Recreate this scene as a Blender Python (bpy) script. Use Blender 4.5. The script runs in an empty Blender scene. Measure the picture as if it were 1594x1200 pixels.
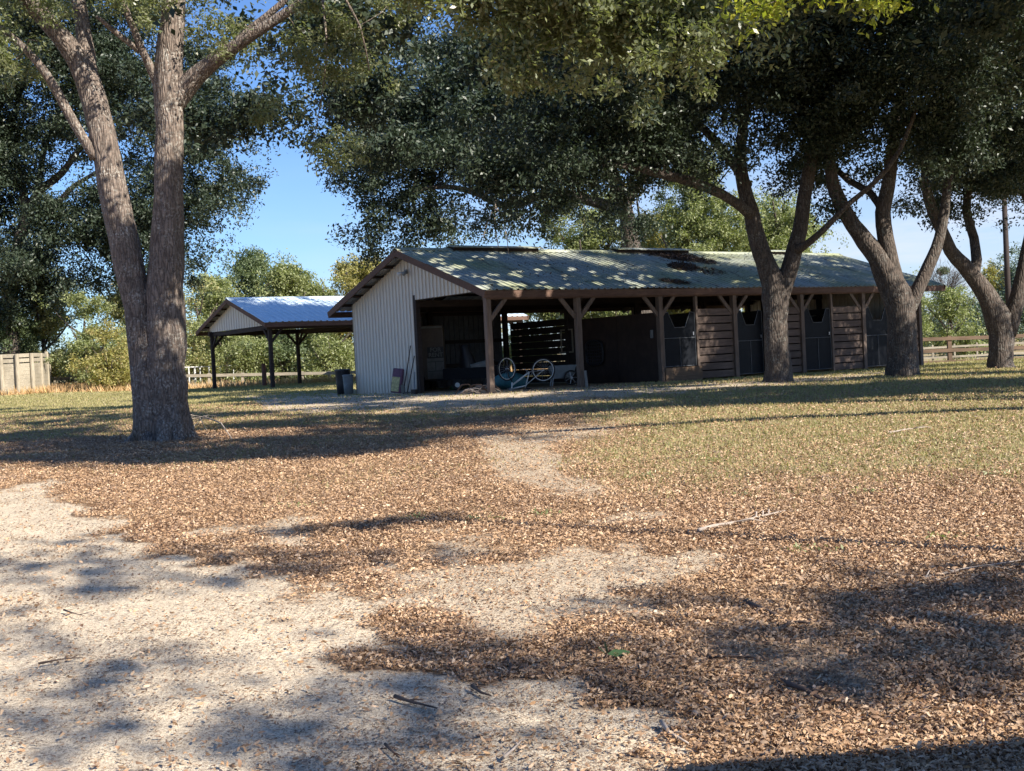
import bpy, math, random
import numpy as np
from mathutils import Matrix, Vector
rng = np.random.default_rng(7); random.seed(7)
SC = bpy.context.scene; COL = SC.collection
R = math.radians
# ------------------------------------------------------------------ camera, sky, sun, exposure
F_PX, PITCH, ROLL, CAM_H = 1829.7, -0.023, 0.051, 0.889
cam = bpy.data.cameras.new('camera'); cam.sensor_width = 36; cam.lens = 36*F_PX/1594
cam.clip_start = .1; cam.clip_end = 6000
co = bpy.data.objects.new('camera', cam); COL.objects.link(co); SC.camera = co
fw = Vector((0, math.cos(PITCH), math.sin(PITCH))); up0 = Vector((0, -math.sin(PITCH), math.cos(PITCH))); rt0 = Vector((1, 0, 0))
rt = rt0*math.cos(ROLL) - up0*math.sin(ROLL); up = rt0*math.sin(ROLL) + up0*math.cos(ROLL)
co.matrix_world = Matrix(((rt.x, up.x, -fw.x, 0), (rt.y, up.y, -fw.y, 0), (rt.z, up.z, -fw.z, CAM_H), (0, 0, 0, 1)))
SUN_EL, SUN_AZ = R(37), math.atan2(0.80, -0.60)          # azimuth from +Y towards +X
sdir = Vector((math.sin(SUN_AZ)*math.cos(SUN_EL), math.cos(SUN_AZ)*math.cos(SUN_EL), math.sin(SUN_EL)))
w = bpy.data.worlds.new('World'); SC.world = w; w.use_nodes = True
nt = w.node_tree; nt.nodes.clear()
def wn(t): return nt.nodes.new(t)
wo = wn('ShaderNodeOutputWorld'); bg = wn('ShaderNodeBackground'); sky = wn('ShaderNodeTexSky')
sky.sky_type = 'NISHITA'; sky.sun_disc = False; sky.sun_elevation = SUN_EL; sky.sun_rotation = SUN_AZ
sky.air_density = 1.0; sky.dust_density = .3; sky.ozone_density = 2.2
bg.inputs[1].default_value = .075
tc = wn('ShaderNodeTexCoord'); mp = wn('ShaderNodeMapping'); mp.inputs['Scale'].default_value = (3.2, 3.2, 17)
nz = wn('ShaderNodeTexNoise'); nz.inputs['Scale'].default_value = 1.6; nz.inputs['Detail'].default_value = 6; nz.inputs['Roughness'].default_value = .55
rp = wn('ShaderNodeValToRGB'); rp.color_ramp.elements[0].position = .46; rp.color_ramp.elements[1].position = .72
sx = wn('ShaderNodeSeparateXYZ')
mr = wn('ShaderNodeMapRange'); mr.inputs[1].default_value = -.25; mr.inputs[2].default_value = .34; mr.inputs[3].default_value = .14; mr.inputs[4].default_value = 1.0
mz = wn('ShaderNodeMapRange'); mz.inputs[1].default_value = .07; mz.inputs[2].default_value = .22; mz.inputs[3].default_value = 1.0; mz.inputs[4].default_value = 0.0
m1 = wn('ShaderNodeMath'); m1.operation = 'MULTIPLY'; m2 = wn('ShaderNodeMath'); m2.operation = 'MULTIPLY'
m3 = wn('ShaderNodeMath'); m3.operation = 'MULTIPLY_ADD'; m3.use_clamp = True
mx = wn('ShaderNodeMixRGB'); mx.inputs[2].default_value = (5.6, 5.9, 6.8, 1)
L = nt.links.new
L(tc.outputs['Generated'], mp.inputs[0]); L(mp.outputs[0], nz.inputs[0]); L(nz.outputs[0], rp.inputs[0])
L(tc.outputs['Generated'], sx.inputs[0]); L(sx.outputs[0], mr.inputs[0]); L(sx.outputs[2], mz.inputs[0])
L(mr.outputs[0], m1.inputs[0]); L(mz.outputs[0], m1.inputs[1])
L(rp.outputs[0], m3.inputs[0]); m3.inputs[1].default_value = .6; L(m1.outputs[0], m2.inputs[0]); m2.inputs[1].default_value = 1.0
m4 = wn('ShaderNodeMath'); m4.operation = 'MULTIPLY'; m3.inputs[2].default_value = .42
L(m3.outputs[0], m4.inputs[0]); L(m2.outputs[0], m4.inputs[1])
tint = wn('ShaderNodeMixRGB'); tint.blend_type = 'MULTIPLY'; tint.inputs[0].default_value = 1; tint.inputs[2].default_value = (.62, .82, 1.14, 1)
L(sky.outputs[0], tint.inputs[1]); L(m4.outputs[0], mx.inputs[0]); L(tint.outputs[0], mx.inputs[1]); L(mx.outputs[0], bg.inputs[0]); L(bg.outputs[0], wo.inputs[0])
sl = bpy.data.lights.new('sun', 'SUN'); sl.energy = 5.0; sl.angle = R(.55); sl.color = (1, .93, .82)
so = bpy.data.objects.new('sun', sl); COL.objects.link(so); so.rotation_euler = sdir.to_track_quat('Z', 'Y').to_euler()
vs = SC.view_settings; vs.view_transform = 'Standard'; vs.look = 'None'; vs.gamma = 1; vs.use_curve_mapping = False
vs.exposure = 1.08
SC.cycles.max_bounces = 6; SC.cycles.diffuse_bounces = 3; SC.cycles.transmission_bounces = 3; SC.cycles.glossy_bounces = 2
# ------------------------------------------------------------------ helpers
def ray(px, py):
    A_ = (px-797)/F_PX; B = (600-py)/F_PX
    u = A_*math.cos(ROLL)+B*math.sin(ROLL); v = -A_*math.sin(ROLL)+B*math.cos(ROLL)
    return np.array([u, math.cos(PITCH)-v*math.sin(PITCH), math.sin(PITCH)+v*math.cos(PITCH)])
def at(px, py, Y):
    d = ray(px, py); return np.array([0, 0, CAM_H]) + d*(Y/d[1])
def toimg(X, Y, Z):
    z = Z-CAM_H; ww = Y*math.cos(PITCH)+z*math.sin(PITCH); v = -Y*math.sin(PITCH)+z*math.cos(PITCH)
    ww = np.where(np.abs(ww) < .05, .05, ww)
    return 797+F_PX*(X*math.cos(ROLL)-v*math.sin(ROLL))/ww, 600-F_PX*(X*math.sin(ROLL)+v*math.cos(ROLL))/ww
def ss(x, a, b):
    t = np.clip((x-a)/(b-a), 0, 1); return t*t*(3-2*t)
def vnoise(x, y, seed=0):
    xi = np.floor(x).astype(np.int64); yi = np.floor(y).astype(np.int64); fx = x-xi; fy = y-yi
    def hsh(a, b):
        n = (a*374761393 + b*668265263 + seed*974634777) & 0xffffffff
        n = ((n ^ (n >> 13))*1274126177) & 0xffffffff
        return ((n ^ (n >> 16)) & 0xffff)/65535.
    fx = fx*fx*(3-2*fx); fy = fy*fy*(3-2*fy)
    return (hsh(xi, yi)*(1-fx)+hsh(xi+1, yi)*fx)*(1-fy)+(hsh(xi, yi+1)*(1-fx)+hsh(xi+1, yi+1)*fx)*fy
def fbm(x, y, seed=0, o=4):
    s = 0; a = .5
    for i in range(o): s = s+a*vnoise(x*2**i, y*2**i, seed+i); a *= .5
    return s
def gz(X, Y):
    X = np.asarray(X, float); Y = np.asarray(Y, float)
    z = -.66*(1-np.clip(Y/30, -.3, 1)) + .09*np.exp(-((Y-30)/5)**2)*0
    z = z - .0075*np.clip(X, 0, 20)*ss(Y, 22, 34)
    z = z + .15*ss(Y, 38, 50)*(1-ss(X, -2, 8)) + .18*ss(Y, 50, 64)*(1-ss(X, -24, -18))
    z = z - .30*ss(Y, 44, 56)*ss(X, 2, 12)
    z = z - .55*ss(Y, 60, 68)*ss(X, -22, -14)
    z = z + 2.0*ss(Y, 75, 190)
    z = z + .03*(fbm(X*.35, Y*.35, 3)-.5)*2*(1-ss(Y, 60, 90))
    return z
def onground(px, py):
    d = ray(px, py); o = np.array([0, 0, CAM_H]); lo, prev = 0, 2.0
    for k in np.linspace(2, 160, 1200):
        P = o+d*k
        if P[2] < gz(P[0], P[1]): lo = prev; hi = k; break
        prev = k
    else: return o+d*160
    for _ in range(30):
        m = (lo+hi)/2; P = o+d*m
        if P[2] < gz(P[0], P[1]): hi = m
        else: lo = m
    return P
def tag(o, label=None, cat=None, group=None, kind=None):
    if label: o['label'] = label
    if cat: o['category'] = cat
    if group: o['group'] = group
    if kind: o['kind'] = kind
    return o
def empty(name, loc, rz=0, label=None, cat=None, group=None):
    o = bpy.data.objects.new(name, None); COL.objects.link(o); o.location = loc; o.rotation_euler = (0, 0, rz); o.empty_display_size = .3
    return tag(o, label, cat, group)
def npmesh(name, V, faces, mat, parent=None, smooth=False):
    """faces: list of (m,k) int arrays"""
    me = bpy.data.meshes.new(name); V = np.ascontiguousarray(V, np.float32)
    me.vertices.add(len(V)); me.vertices.foreach_set('co', V.ravel())
    li = np.concatenate([f.ravel() for f in faces]).astype(np.int32)
    tot = np.concatenate([np.full(len(f), f.shape[1]) for f in faces]).astype(np.int32)
    st = np.concatenate([[0], np.cumsum(tot)[:-1]]).astype(np.int32)
    me.loops.add(len(li)); me.loops.foreach_set('vertex_index', li)
    me.polygons.add(len(tot)); me.polygons.foreach_set('loop_start', st); me.polygons.foreach_set('loop_total', tot)
    me.update(calc_edges=True)
    if smooth: me.polygons.foreach_set('use_smooth', np.ones(len(tot), bool))
    me.materials.append(mat)
    o = bpy.data.objects.new(name, me); COL.objects.link(o)
    if parent: o.parent = parent
    return o
class MB:
    def __init__(s): s.v = []; s.f = []; s.smooth = False
    def add(s, vs, fs):
        b = len(s.v); s.v += [tuple(map(float, q)) for q in vs]; s.f += [tuple(i+b for i in q) for q in fs]; return s
    def box(s, c, d, rz=0, rx=0, ry=0, jit=0):
        M = Matrix.Rotation(rz, 3, 'Z') @ Matrix.Rotation(ry, 3, 'Y') @ Matrix.Rotation(rx, 3, 'X'); vs = []
        for x, y, z in ((-1,-1,-1),(1,-1,-1),(1,1,-1),(-1,1,-1),(-1,-1,1),(1,-1,1),(1,1,1),(-1,1,1)):
            p = M @ Vector((x*d[0]/2, y*d[1]/2, z*d[2]/2)); vs.append((p.x+c[0]+random.uniform(-jit, jit), p.y+c[1]+random.uniform(-jit, jit), p.z+c[2]+random.uniform(-jit, jit)))
        return s.add(vs, [(3,2,1,0),(4,5,6,7),(0,1,5,4),(1,2,6,5),(2,3,7,6),(3,0,4,7)])
    def b2(s, x0, x1, y0, y1, z0, z1): return s.box(((x0+x1)/2, (y0+y1)/2, (z0+z1)/2), (x1-x0, y1-y0, z1-z0))
    def bar(s, a, b, w_, h_=None):
        """square bar from a to b"""
        a = Vector(a); b = Vector(b); h_ = h_ or w_; d = (b-a).normalized()
        u = d.cross(Vector((0, 0, 1))); u = Vector((1, 0, 0)) if u.length < .01 else u.normalized(); v = u.cross(d)
        vs = [p+u*i*w_/2+v*j*h_/2 for p in (a, b) for i, j in ((-1,-1),(1,-1),(1,1),(-1,1))]
        return s.add(vs, [(0,1,2,3),(7,6,5,4),(0,4,5,1),(1,5,6,2),(2,6,7,3),(3,7,4,0)])
    def tube(s, pts, rad, n=8, cap=True, lump=0):
        pts = [Vector(p) for p in pts]; N = len(pts)
        if not hasattr(rad, '__len__'): rad = [rad]*N
        b = len(s.v); pu = None
        for i, p in enumerate(pts):
            d = (pts[min(i+1, N-1)]-pts[max(i-1, 0)]).normalized()
            if pu is None: pu = d.orthogonal().normalized()
            u = (pu-d*pu.dot(d)).normalized(); pu = u; v = d.cross(u)
            for k in range(n):
                a = 2*math.pi*k/n; r = rad[i]
                if lump: r *= 1+lump*math.sin(k*2.4+i*.7)+lump*.7*math.sin(k*5.1-i*.45)
                s.v.append(tuple(p+(u*math.cos(a)+v*math.sin(a))*r))
        for i in range(N-1):
            for k in range(n): s.f.append((b+i*n+k, b+i*n+(k+1) % n, b+(i+1)*n+(k+1) % n, b+(i+1)*n+k))
        if cap: s.f.append(tuple(b+k for k in range(n))[::-1]); s.f.append(tuple(b+(N-1)*n+k for k in range(n)))
        return s
    def ring(s, c, ax, r, rt_, n=36, m=8):
        ax = Vector(ax).normalized(); u = ax.orthogonal().normalized(); v = ax.cross(u); c = Vector(c); b = len(s.v)
        for i in range(n):
            a = 2*math.pi*i/n; d = u*math.cos(a)+v*math.sin(a)
            for j in range(m):
                q = 2*math.pi*j/m; s.v.append(tuple(c+d*(r+rt_*math.cos(q))+ax*rt_*math.sin(q)))
        for i in range(n):
            for j in range(m): s.f.append((b+i*m+j, b+((i+1) % n)*m+j, b+((i+1) % n)*m+(j+1) % m, b+i*m+(j+1) % m))
        return s
    def prism(s, poly, fn, d0, d1):
        """poly 2-D list; fn(u,v,d)->xyz"""
        n = len(poly); vs = [fn(u, v, d0) for u, v in poly]+[fn(u, v, d1) for u, v in poly]
        return s.add(vs, [tuple(range(n))[::-1], tuple(range(n, 2*n))]+[(i, (i+1) % n, n+(i+1) % n, n+i) for i in range(n)])
    def build(s, name, mat, parent=None, smooth=False, bev=0):
        me = bpy.data.meshes.new(name); me.from_pydata(s.v, [], s.f); me.materials.append(mat)
        if smooth: me.polygons.foreach_set('use_smooth', [True]*len(me.polygons))
        o = bpy.data.objects.new(name, me); COL.objects.link(o)
        if parent: o.parent = parent
        if bev: m = o.modifiers.new('b', 'BEVEL'); m.width = bev; m.segments = 2; m.limit_method = 'ANGLE'
        return o
# ------------------------------------------------------------------ materials
class NT:
    def __init__(s, name):
        s.m = bpy.data.materials.new(name); s.m.use_nodes = True; s.t = s.m.node_tree; s.b = s.t.nodes['Principled BSDF']; s.o = s.t.nodes['Material Output']
        s.b.inputs['Roughness'].default_value = .8
    def n(s, t, **k):
        x = s.t.nodes.new(t)
        for a, v in k.items(): setattr(x, a, v)
        return x
    def l(s, a, b): s.t.links.new(a, b)
    def coord(s, kind='Object', scale=(1, 1, 1)):
        c = s.n('ShaderNodeTexCoord'); m = s.n('ShaderNodeMapping'); m.inputs['Scale'].default_value = scale; s.l(c.outputs[kind], m.inputs[0]); return m.outputs[0]
    def noise(s, v, sc, det=4, ro=.6):
        x = s.n('ShaderNodeTexNoise'); x.inputs['Scale'].default_value = sc; x.inputs['Detail'].default_value = det; x.inputs['Roughness'].default_value = ro; s.l(v, x.inputs[0]); return x.outputs[0]
    def ramp(s, f, els):
        x = s.n('ShaderNodeValToRGB'); cr = x.color_ramp
        while len(cr.elements) < len(els): cr.elements.new(.5)
        for e, (p, c) in zip(cr.elements, els): e.position = p; e.color = (*c, 1) if len(c) == 3 else c
        s.l(f, x.inputs[0]); return x.outputs[0]
    def mix(s, f, a, b, bt='MIX'):
        x = s.n('ShaderNodeMixRGB', blend_type=bt)
        for i, q in enumerate((f, a, b)):
            if isinstance(q, (int, float)): x.inputs[i].default_value = q
            elif isinstance(q, tuple): x.inputs[i].default_value = (*q, 1)
            else: s.l(q, x.inputs[i])
        return x.outputs[0]
    def bump(s, h, st=.5, d=.02):
        x = s.n('ShaderNodeBump'); x.inputs['Strength'].default_value = st; x.inputs['Distance'].default_value = d; s.l(h, x.inputs['Height']); s.l(x.outputs[0], s.b.inputs['Normal'])
    def col(s, c): s.l(c, s.b.inputs['Base Color'])
BW = lambda a: (a, a, a)
def m_wood(name, c1, c2, dirt=.5, sc=1.0, axis=(1, 1, 12)):
    q = NT(name); v = q.coord('Object', axis); n1 = q.noise(v, 2.2*sc, 6, .65); v2 = q.coord('Object'); n2 = q.noise(v2, 1.1, 4)
    c = q.ramp(n1, [(.3, c1), (.7, c2)]); c = q.mix(q.ramp(n2, [(.42, BW(0)), (.72, BW(dirt))]), c, tuple(x*.45 for x in c1)); q.col(c); q.bump(n1, .4, .01); q.b.inputs['Roughness'].default_value = .85
    return q.m
def m_plain(name, c, rough=.6, metal=0, var=.25, sc=6):
    q = NT(name); v = q.coord('Object'); n = q.noise(v, sc, 5)
    q.col(q.ramp(n, [(.3, tuple(x*(1-var) for x in c)), (.7, tuple(min(1, x*(1+var)) for x in c))])); q.b.inputs['Roughness'].default_value = rough; q.b.inputs['Metallic'].default_value = metal
    return q.m
M = {}
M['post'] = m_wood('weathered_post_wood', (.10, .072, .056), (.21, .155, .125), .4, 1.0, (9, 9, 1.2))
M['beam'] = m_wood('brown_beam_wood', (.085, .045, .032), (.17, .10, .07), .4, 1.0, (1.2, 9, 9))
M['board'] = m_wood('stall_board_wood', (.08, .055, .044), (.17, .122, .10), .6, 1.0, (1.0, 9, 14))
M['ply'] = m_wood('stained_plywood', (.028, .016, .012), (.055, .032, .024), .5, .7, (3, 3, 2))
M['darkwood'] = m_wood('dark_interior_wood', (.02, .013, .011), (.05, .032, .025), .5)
M['fence'] = m_wood('silvered_fence_wood', (.22, .185, .13), (.44, .39, .30), .5, 1.0, (1.5, 9, 12))
M['fence_post'] = m_wood('pale_fence_post_wood', (.25, .21, .145), (.47, .41, .31), .4, 1.0, (9, 9, 1.3))
M['rail'] = m_wood('brown_rail_wood', (.10, .062, .038), (.21, .14, .09), .4)
def m_siding():
    q = NT('white_metal_siding'); v = q.coord('Object'); n = q.noise(v, .9, 5); n2 = q.noise(q.coord('Object', (9, 9, .7)), 2, 5)
    c = q.mix(q.ramp(n2, [(.4, BW(0)), (.8, BW(.45))]), (.66, .61, .53), (.42, .37, .30))
    z = q.n('ShaderNodeSeparateXYZ'); q.l(v, z.inputs[0]); dz = q.n('ShaderNodeMapRange'); dz.inputs[1].default_value = .0; dz.inputs[2].default_value = .45; dz.inputs[3].default_value = .75; dz.inputs[4].default_value = 0; q.l(z.outputs[2], dz.inputs[0])
    c = q.mix(q.mix(1.0, dz.outputs[0], n, 'MULTIPLY'), c, (.30, .24, .17)); q.col(c); q.b.inputs['Roughness'].default_value = .5; return q.m
M['siding'] = m_siding()
def m_roof(name, moss):
    q = NT(name); v = q.coord('Object')
    n = q.noise(v, .45, 6, .62); n2 = q.noise(q.coord('Object', (5, .7, .7)), 1.6, 6, .7); n3 = q.noise(v, 9, 4)
    if moss:
        c = q.mix(q.ramp(n2, [(.35, BW(0)), (.7, BW(1))]), (.31, .33, .30), (.55, .57, .52))
        mo = q.ramp(n, [(.38, BW(.12)), (.64, BW(.85))]); c = q.mix(mo, c, q.mix(q.ramp(n3, [(.35, BW(0)), (.7, BW(1))]), (.21, .235, .10), (.40, .41, .19)))
        st = q.ramp(q.noise(q.coord('Object', (3, .8, .8)), .9, 6, .7), [(.56, BW(0)), (.68, BW(.8))]); c = q.mix(st, c, (.075, .065, .045))
        q.b.inputs['Roughness'].default_value = .6; q.b.inputs['Metallic'].default_value = .0
    else:
        c = q.mix(q.ramp(n2, [(.4, BW(0)), (.75, BW(1))]), (.58, .70, .76), (.78, .87, .91)); q.b.inputs['Roughness'].default_value = .35; q.b.inputs['Metallic'].default_value = .1
    q.col(c); q.bump(n3, .15, .01); return q.m
M['galv'] = m_plain('bare_galvanised_underside', (.48, .47, .45), .55, 0, .2)
M['roof'] = m_roof('mossy_green_metal_roofing', True); M['roof2'] = m_roof('blue_grey_metal_roofing', False)
M['black'] = m_plain('black_plastic', (.018, .018, .022), .5); M['door'] = m_plain('dark_blue_door_panel', (.008, .0095, .013), .5, 0, .3)
M['door'].node_tree.nodes['Principled BSDF'].inputs['Specular IOR Level'].default_value = .1
M['tubeframe'] = m_plain('grey_painted_tube', (.12, .13, .145), .5, .2); M['white'] = m_plain('white_enamel', (.68, .68, .66), .4); M['rubber'] = m_plain('black_rubber', (.02, .02, .02), .85)
M['steel'] = m_plain('dull_steel', (.33, .34, .36), .4, .7); M['tan'] = m_plain('tan_painted_panel', (.10, .07, .05), .5); M['grey'] = m_plain('grey_plastic', (.16, .18, .19), .6)
M['teal'] = m_plain('teal_tarp', (.03, .13, .16), .6, 0, .4); M['green'] = m_plain('green_fabric', (.03, .17, .09), .7); M['offwhite'] = m_plain('off_white_board', (.20, .20, .19), .7)
M['purple'] = m_plain('purple_bag_paper', (.12, .05, .09), .6, 0, .4); M['bagprint'] = m_plain('yellow_bag_print', (.42, .37, .17), .6, 0, .5, 14)
M['deadwood'] = m_plain('bleached_dead_wood', (.36, .30, .25), .85, 0, .35, 12); M['darktwig'] = m_plain('dark_fallen_twig', (.09, .06, .045), .9, 0, .4, 12)
M['redpost'] = m_plain('reddish_steel_post', (.14, .06, .045), .7); M['wallpaint'] = m_plain('cream_house_stucco', (.55, .5, .42), .8); M['shingle'] = m_plain('grey_roof_shingle', (.13, .12, .11), .9, 0, .3, 20)
def m_bark(name, c1, c2, lich, sc=1.0):
    q = NT(name); v = q.coord('Object', (1, 1, .2)); vo = q.n('ShaderNodeTexVoronoi', feature='DISTANCE_TO_EDGE'); vo.inputs['Scale'].default_value = 17*sc
    wv = q.n('ShaderNodeVectorMath', operation='ADD'); nn = q.n('ShaderNodeTexNoise'); nn.inputs['Scale'].default_value = 5; q.l(v, nn.inputs[0]); sv = q.n('ShaderNodeVectorMath', operation='SCALE'); sv.inputs['Scale'].default_value = .12; q.l(nn.outputs[1], sv.inputs[0]); q.l(v, wv.inputs[0]); q.l(sv.outputs[0], wv.inputs[1]); q.l(wv.outputs[0], vo.inputs[0])
    cr = q.ramp(vo.outputs[0], [(0, BW(.25)), (.14, BW(1))]); n = q.noise(q.coord('Object', (1, 1, .5)), 9*sc, 7, .7); n2 = q.noise(q.coord('Object'), 3.2, 6, .7); n3 = q.noise(q.coord('Object'), 26, 4, .6)
    c = q.mix(q.ramp(n, [(.35, BW(0)), (.68, BW(1))]), c1, c2); c = q.mix(cr, tuple(x*.4 for x in c1), c)
    c = q.mix(q.mix(1.0, q.ramp(n2, [(.46, BW(.12)), (.66, BW(.9))]), q.ramp(n3, [(.5, BW(0)), (.62, BW(1))]), 'MULTIPLY'), c, lich); q.col(c)
    h = q.mix(.45, q.ramp(vo.outputs[0], [(0, BW(0)), (.25, BW(1))]), n); q.bump(h, .9, .03); q.b.inputs['Roughness'].default_value = .95; return q.m
M['bark1'] = m_bark('grey_brown_oak_bark', (.12, .09, .072), (.27, .21, .17), (.44, .42, .37), 1.2)
M['bark2'] = m_bark('dark_oak_bark', (.06, .045, .036), (.135, .103, .083), (.22, .22, .195), 1.0)
def m_leaf(name, cols, rough=.42, trans=.3, tcol=None, spec=.5, patch=0):
    q = NT(name); g = q.n('ShaderNodeNewGeometry'); n = len(cols)
    c = q.ramp(g.outputs['Random Per Island'], [(i/(n-1) if n > 1 else 0, cc) for i, cc in enumerate(cols)])
    nb = q.noise(q.coord('Object'), .8, 3); c = q.mix(q.ramp(nb, [(.35, BW(0)), (.7, BW(.6))]), c, tuple(np.mean(cols, axis=0)*np.array([1.12, 1.12, 1.05])))
    if patch: c = q.mix(q.ramp(q.noise(q.coord('Object'), 1.3, 5, .7), [(.42, BW(0)), (.66, BW(patch))]), c, q.mix(1.0, c, (.52, .47, .42), 'MULTIPLY'))
    q.col(c); q.b.inputs['Roughness'].default_value = rough; q.b.inputs['Specular IOR Level'].default_value = spec
    if trans:
        t = q.n('ShaderNodeBsdfTranslucent'); q.l(q.mix(1.0, c, (1.4, 1.6, .7), 'MULTIPLY'), t.inputs[0]); ms = q.n('ShaderNodeMixShader'); ms.inputs[0].default_value = trans
        q.l(q.b.outputs[0], ms.inputs[1]); q.l(t.outputs[0], ms.inputs[2]); q.l(ms.outputs[0], q.o.inputs[0])
    return q.m
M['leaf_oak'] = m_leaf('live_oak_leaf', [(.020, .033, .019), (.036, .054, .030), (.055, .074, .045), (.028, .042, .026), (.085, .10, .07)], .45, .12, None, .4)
M['leaf_lit'] = m_leaf('sunlit_oak_leaf', [(.10, .125, .055), (.16, .18, .085), (.23, .24, .13), (.13, .145, .08), (.24, .23, .14)], .35, .35)  # oak leaf colour lightened to stand in for sun the wide crown blocks
M['leaf_yel'] = m_leaf('yellowing_oak_leaf', [(.16, .19, .03), (.26, .28, .04), (.38, .34, .05), (.20, .24, .05)], .4, .45)
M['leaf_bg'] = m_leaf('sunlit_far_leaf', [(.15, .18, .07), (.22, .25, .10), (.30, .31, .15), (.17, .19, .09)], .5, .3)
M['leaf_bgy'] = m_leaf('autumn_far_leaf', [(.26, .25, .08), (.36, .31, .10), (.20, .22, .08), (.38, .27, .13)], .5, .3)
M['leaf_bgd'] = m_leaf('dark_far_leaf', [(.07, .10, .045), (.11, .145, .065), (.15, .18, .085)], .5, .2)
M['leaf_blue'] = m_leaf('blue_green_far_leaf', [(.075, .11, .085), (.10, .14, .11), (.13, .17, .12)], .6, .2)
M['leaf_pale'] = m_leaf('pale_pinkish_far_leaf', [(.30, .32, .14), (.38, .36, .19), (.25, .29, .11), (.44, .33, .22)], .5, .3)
M['dry'] = m_leaf('dry_fallen_leaf', [(.50, .32, .18), (.34, .19, .10), (.56, .38, .22), (.20, .105, .06), (.50, .33, .19), (.70, .52, .36), (.11, .06, .04), (.42, .25, .14)], .55, 0, None, .5, .5)
M['grass'] = m_leaf('dormant_grass', [(.25, .23, .09), (.36, .31, .14), (.17, .185, .06), (.45, .36, .20), (.27, .25, .10)], .6, .25)
M['straw'] = m_leaf('orange_straw_weed', [(.50, .30, .15), (.58, .40, .18), (.42, .24, .13), (.55, .42, .24)], .7, .2)
# ------------------------------------------------------------------ ground cover masks (material zones)
def inpoly(px, py, poly):
    c = np.zeros(px.shape, bool); n = len(poly)
    for i in range(n):
        x0, y0 = poly[i]; x1, y1 = poly[(i+1) % n]
        if y0 == y1: continue
        cond = ((y0 > py) != (y1 > py)) & (px < (x1-x0)*(py-y0)/(y1-y0)+x0); c ^= cond
    return c
def seg(px, py, poly):
    d = np.full(px.shape, 1e9); n = len(poly)
    for i in range(n):
        ax, ay = poly[i]; bx, by = poly[(i+1) % n]; dx, dy = bx-ax, by-ay
        t = np.clip(((px-ax)*dx+(py-ay)*dy*1)/(dx*dx+dy*dy), 0, 1); d = np.minimum(d, np.hypot((px-ax-t*dx)*.5, py-ay-t*dy))
    return np.where(inpoly(px, py, poly), d, -d)
SAND = [([(-900, 730), (60, 742), (110, 772), (140, 803), (230, 840), (330, 866), (430, 882), (470, 925), (590, 955), (690, 985), (640, 1015), (720, 1055), (900, 1090), (1050, 1110), (950, 1150), (1000, 1300), (900, 2600), (-2600, 2600)], 1.0, 9),
        ([(640, 890), (690, 850), (900, 848), (1090, 862), (1050, 925), (900, 955), (780, 1000), (700, 985), (650, 935)], .80, 14),
        ([(320, 838), (450, 812), (470, 846), (350, 858)], .8, 7),
        ([(745, 672), (985, 648), (965, 676), (880, 700), (905, 745), (1000, 800), (880, 775), (775, 738), (745, 700)], .72, 8),
        ([(1120, 985), (1420, 1035), (1380, 1085), (1080, 1070)], .5, 12),
        ([(380, 618), (560, 608), (1030, 599), (1460, 572), (1330, 592), (1030, 616), (700, 642), (420, 640)], .9, 4)]
def masks(X, Y):
    X = np.asarray(X, float); Y = np.asarray(Y, float)
    px, py = toimg(X, np.maximum(Y, .8), gz(X, Y)); n = fbm(X*1.6, Y*1.6, 11, 5)-.5; n2 = fbm(X*.5, Y*.5, 21, 4)-.5; n3 = fbm(X*5, Y*5, 31, 3)-.45
    sc = np.clip((py-560)/250, .12, 2)
    sand = np.zeros_like(X)
    for poly, a, wd in SAND:
        d = seg(px, py, poly)+(n*95+n3*60)*sc; sand = np.maximum(sand, a*ss(d, -wd*1.3, wd*1.5))
    sand = np.where((Y > 45) | (Y < .8), 0, sand)
    gr = ss(px+n2*300, 820, 960)*(1-ss(py+n2*90+n*40, 690, 790)) + .9*(Y > 22)*(1-ss(px, 820, 960))*.8
    gr = np.maximum(gr, .28*(1-ss(py+n*60, 700, 800))*ss(n2, -.1, .15))
    gr = np.maximum(gr, .95*ss(Y, 30, 38)*(X < -6)); gr = np.where(Y > 60, .9, gr); gr = gr*(1-sand)
    return sand, np.clip(gr, 0, 1), px, py, n, n2, n3
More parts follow.
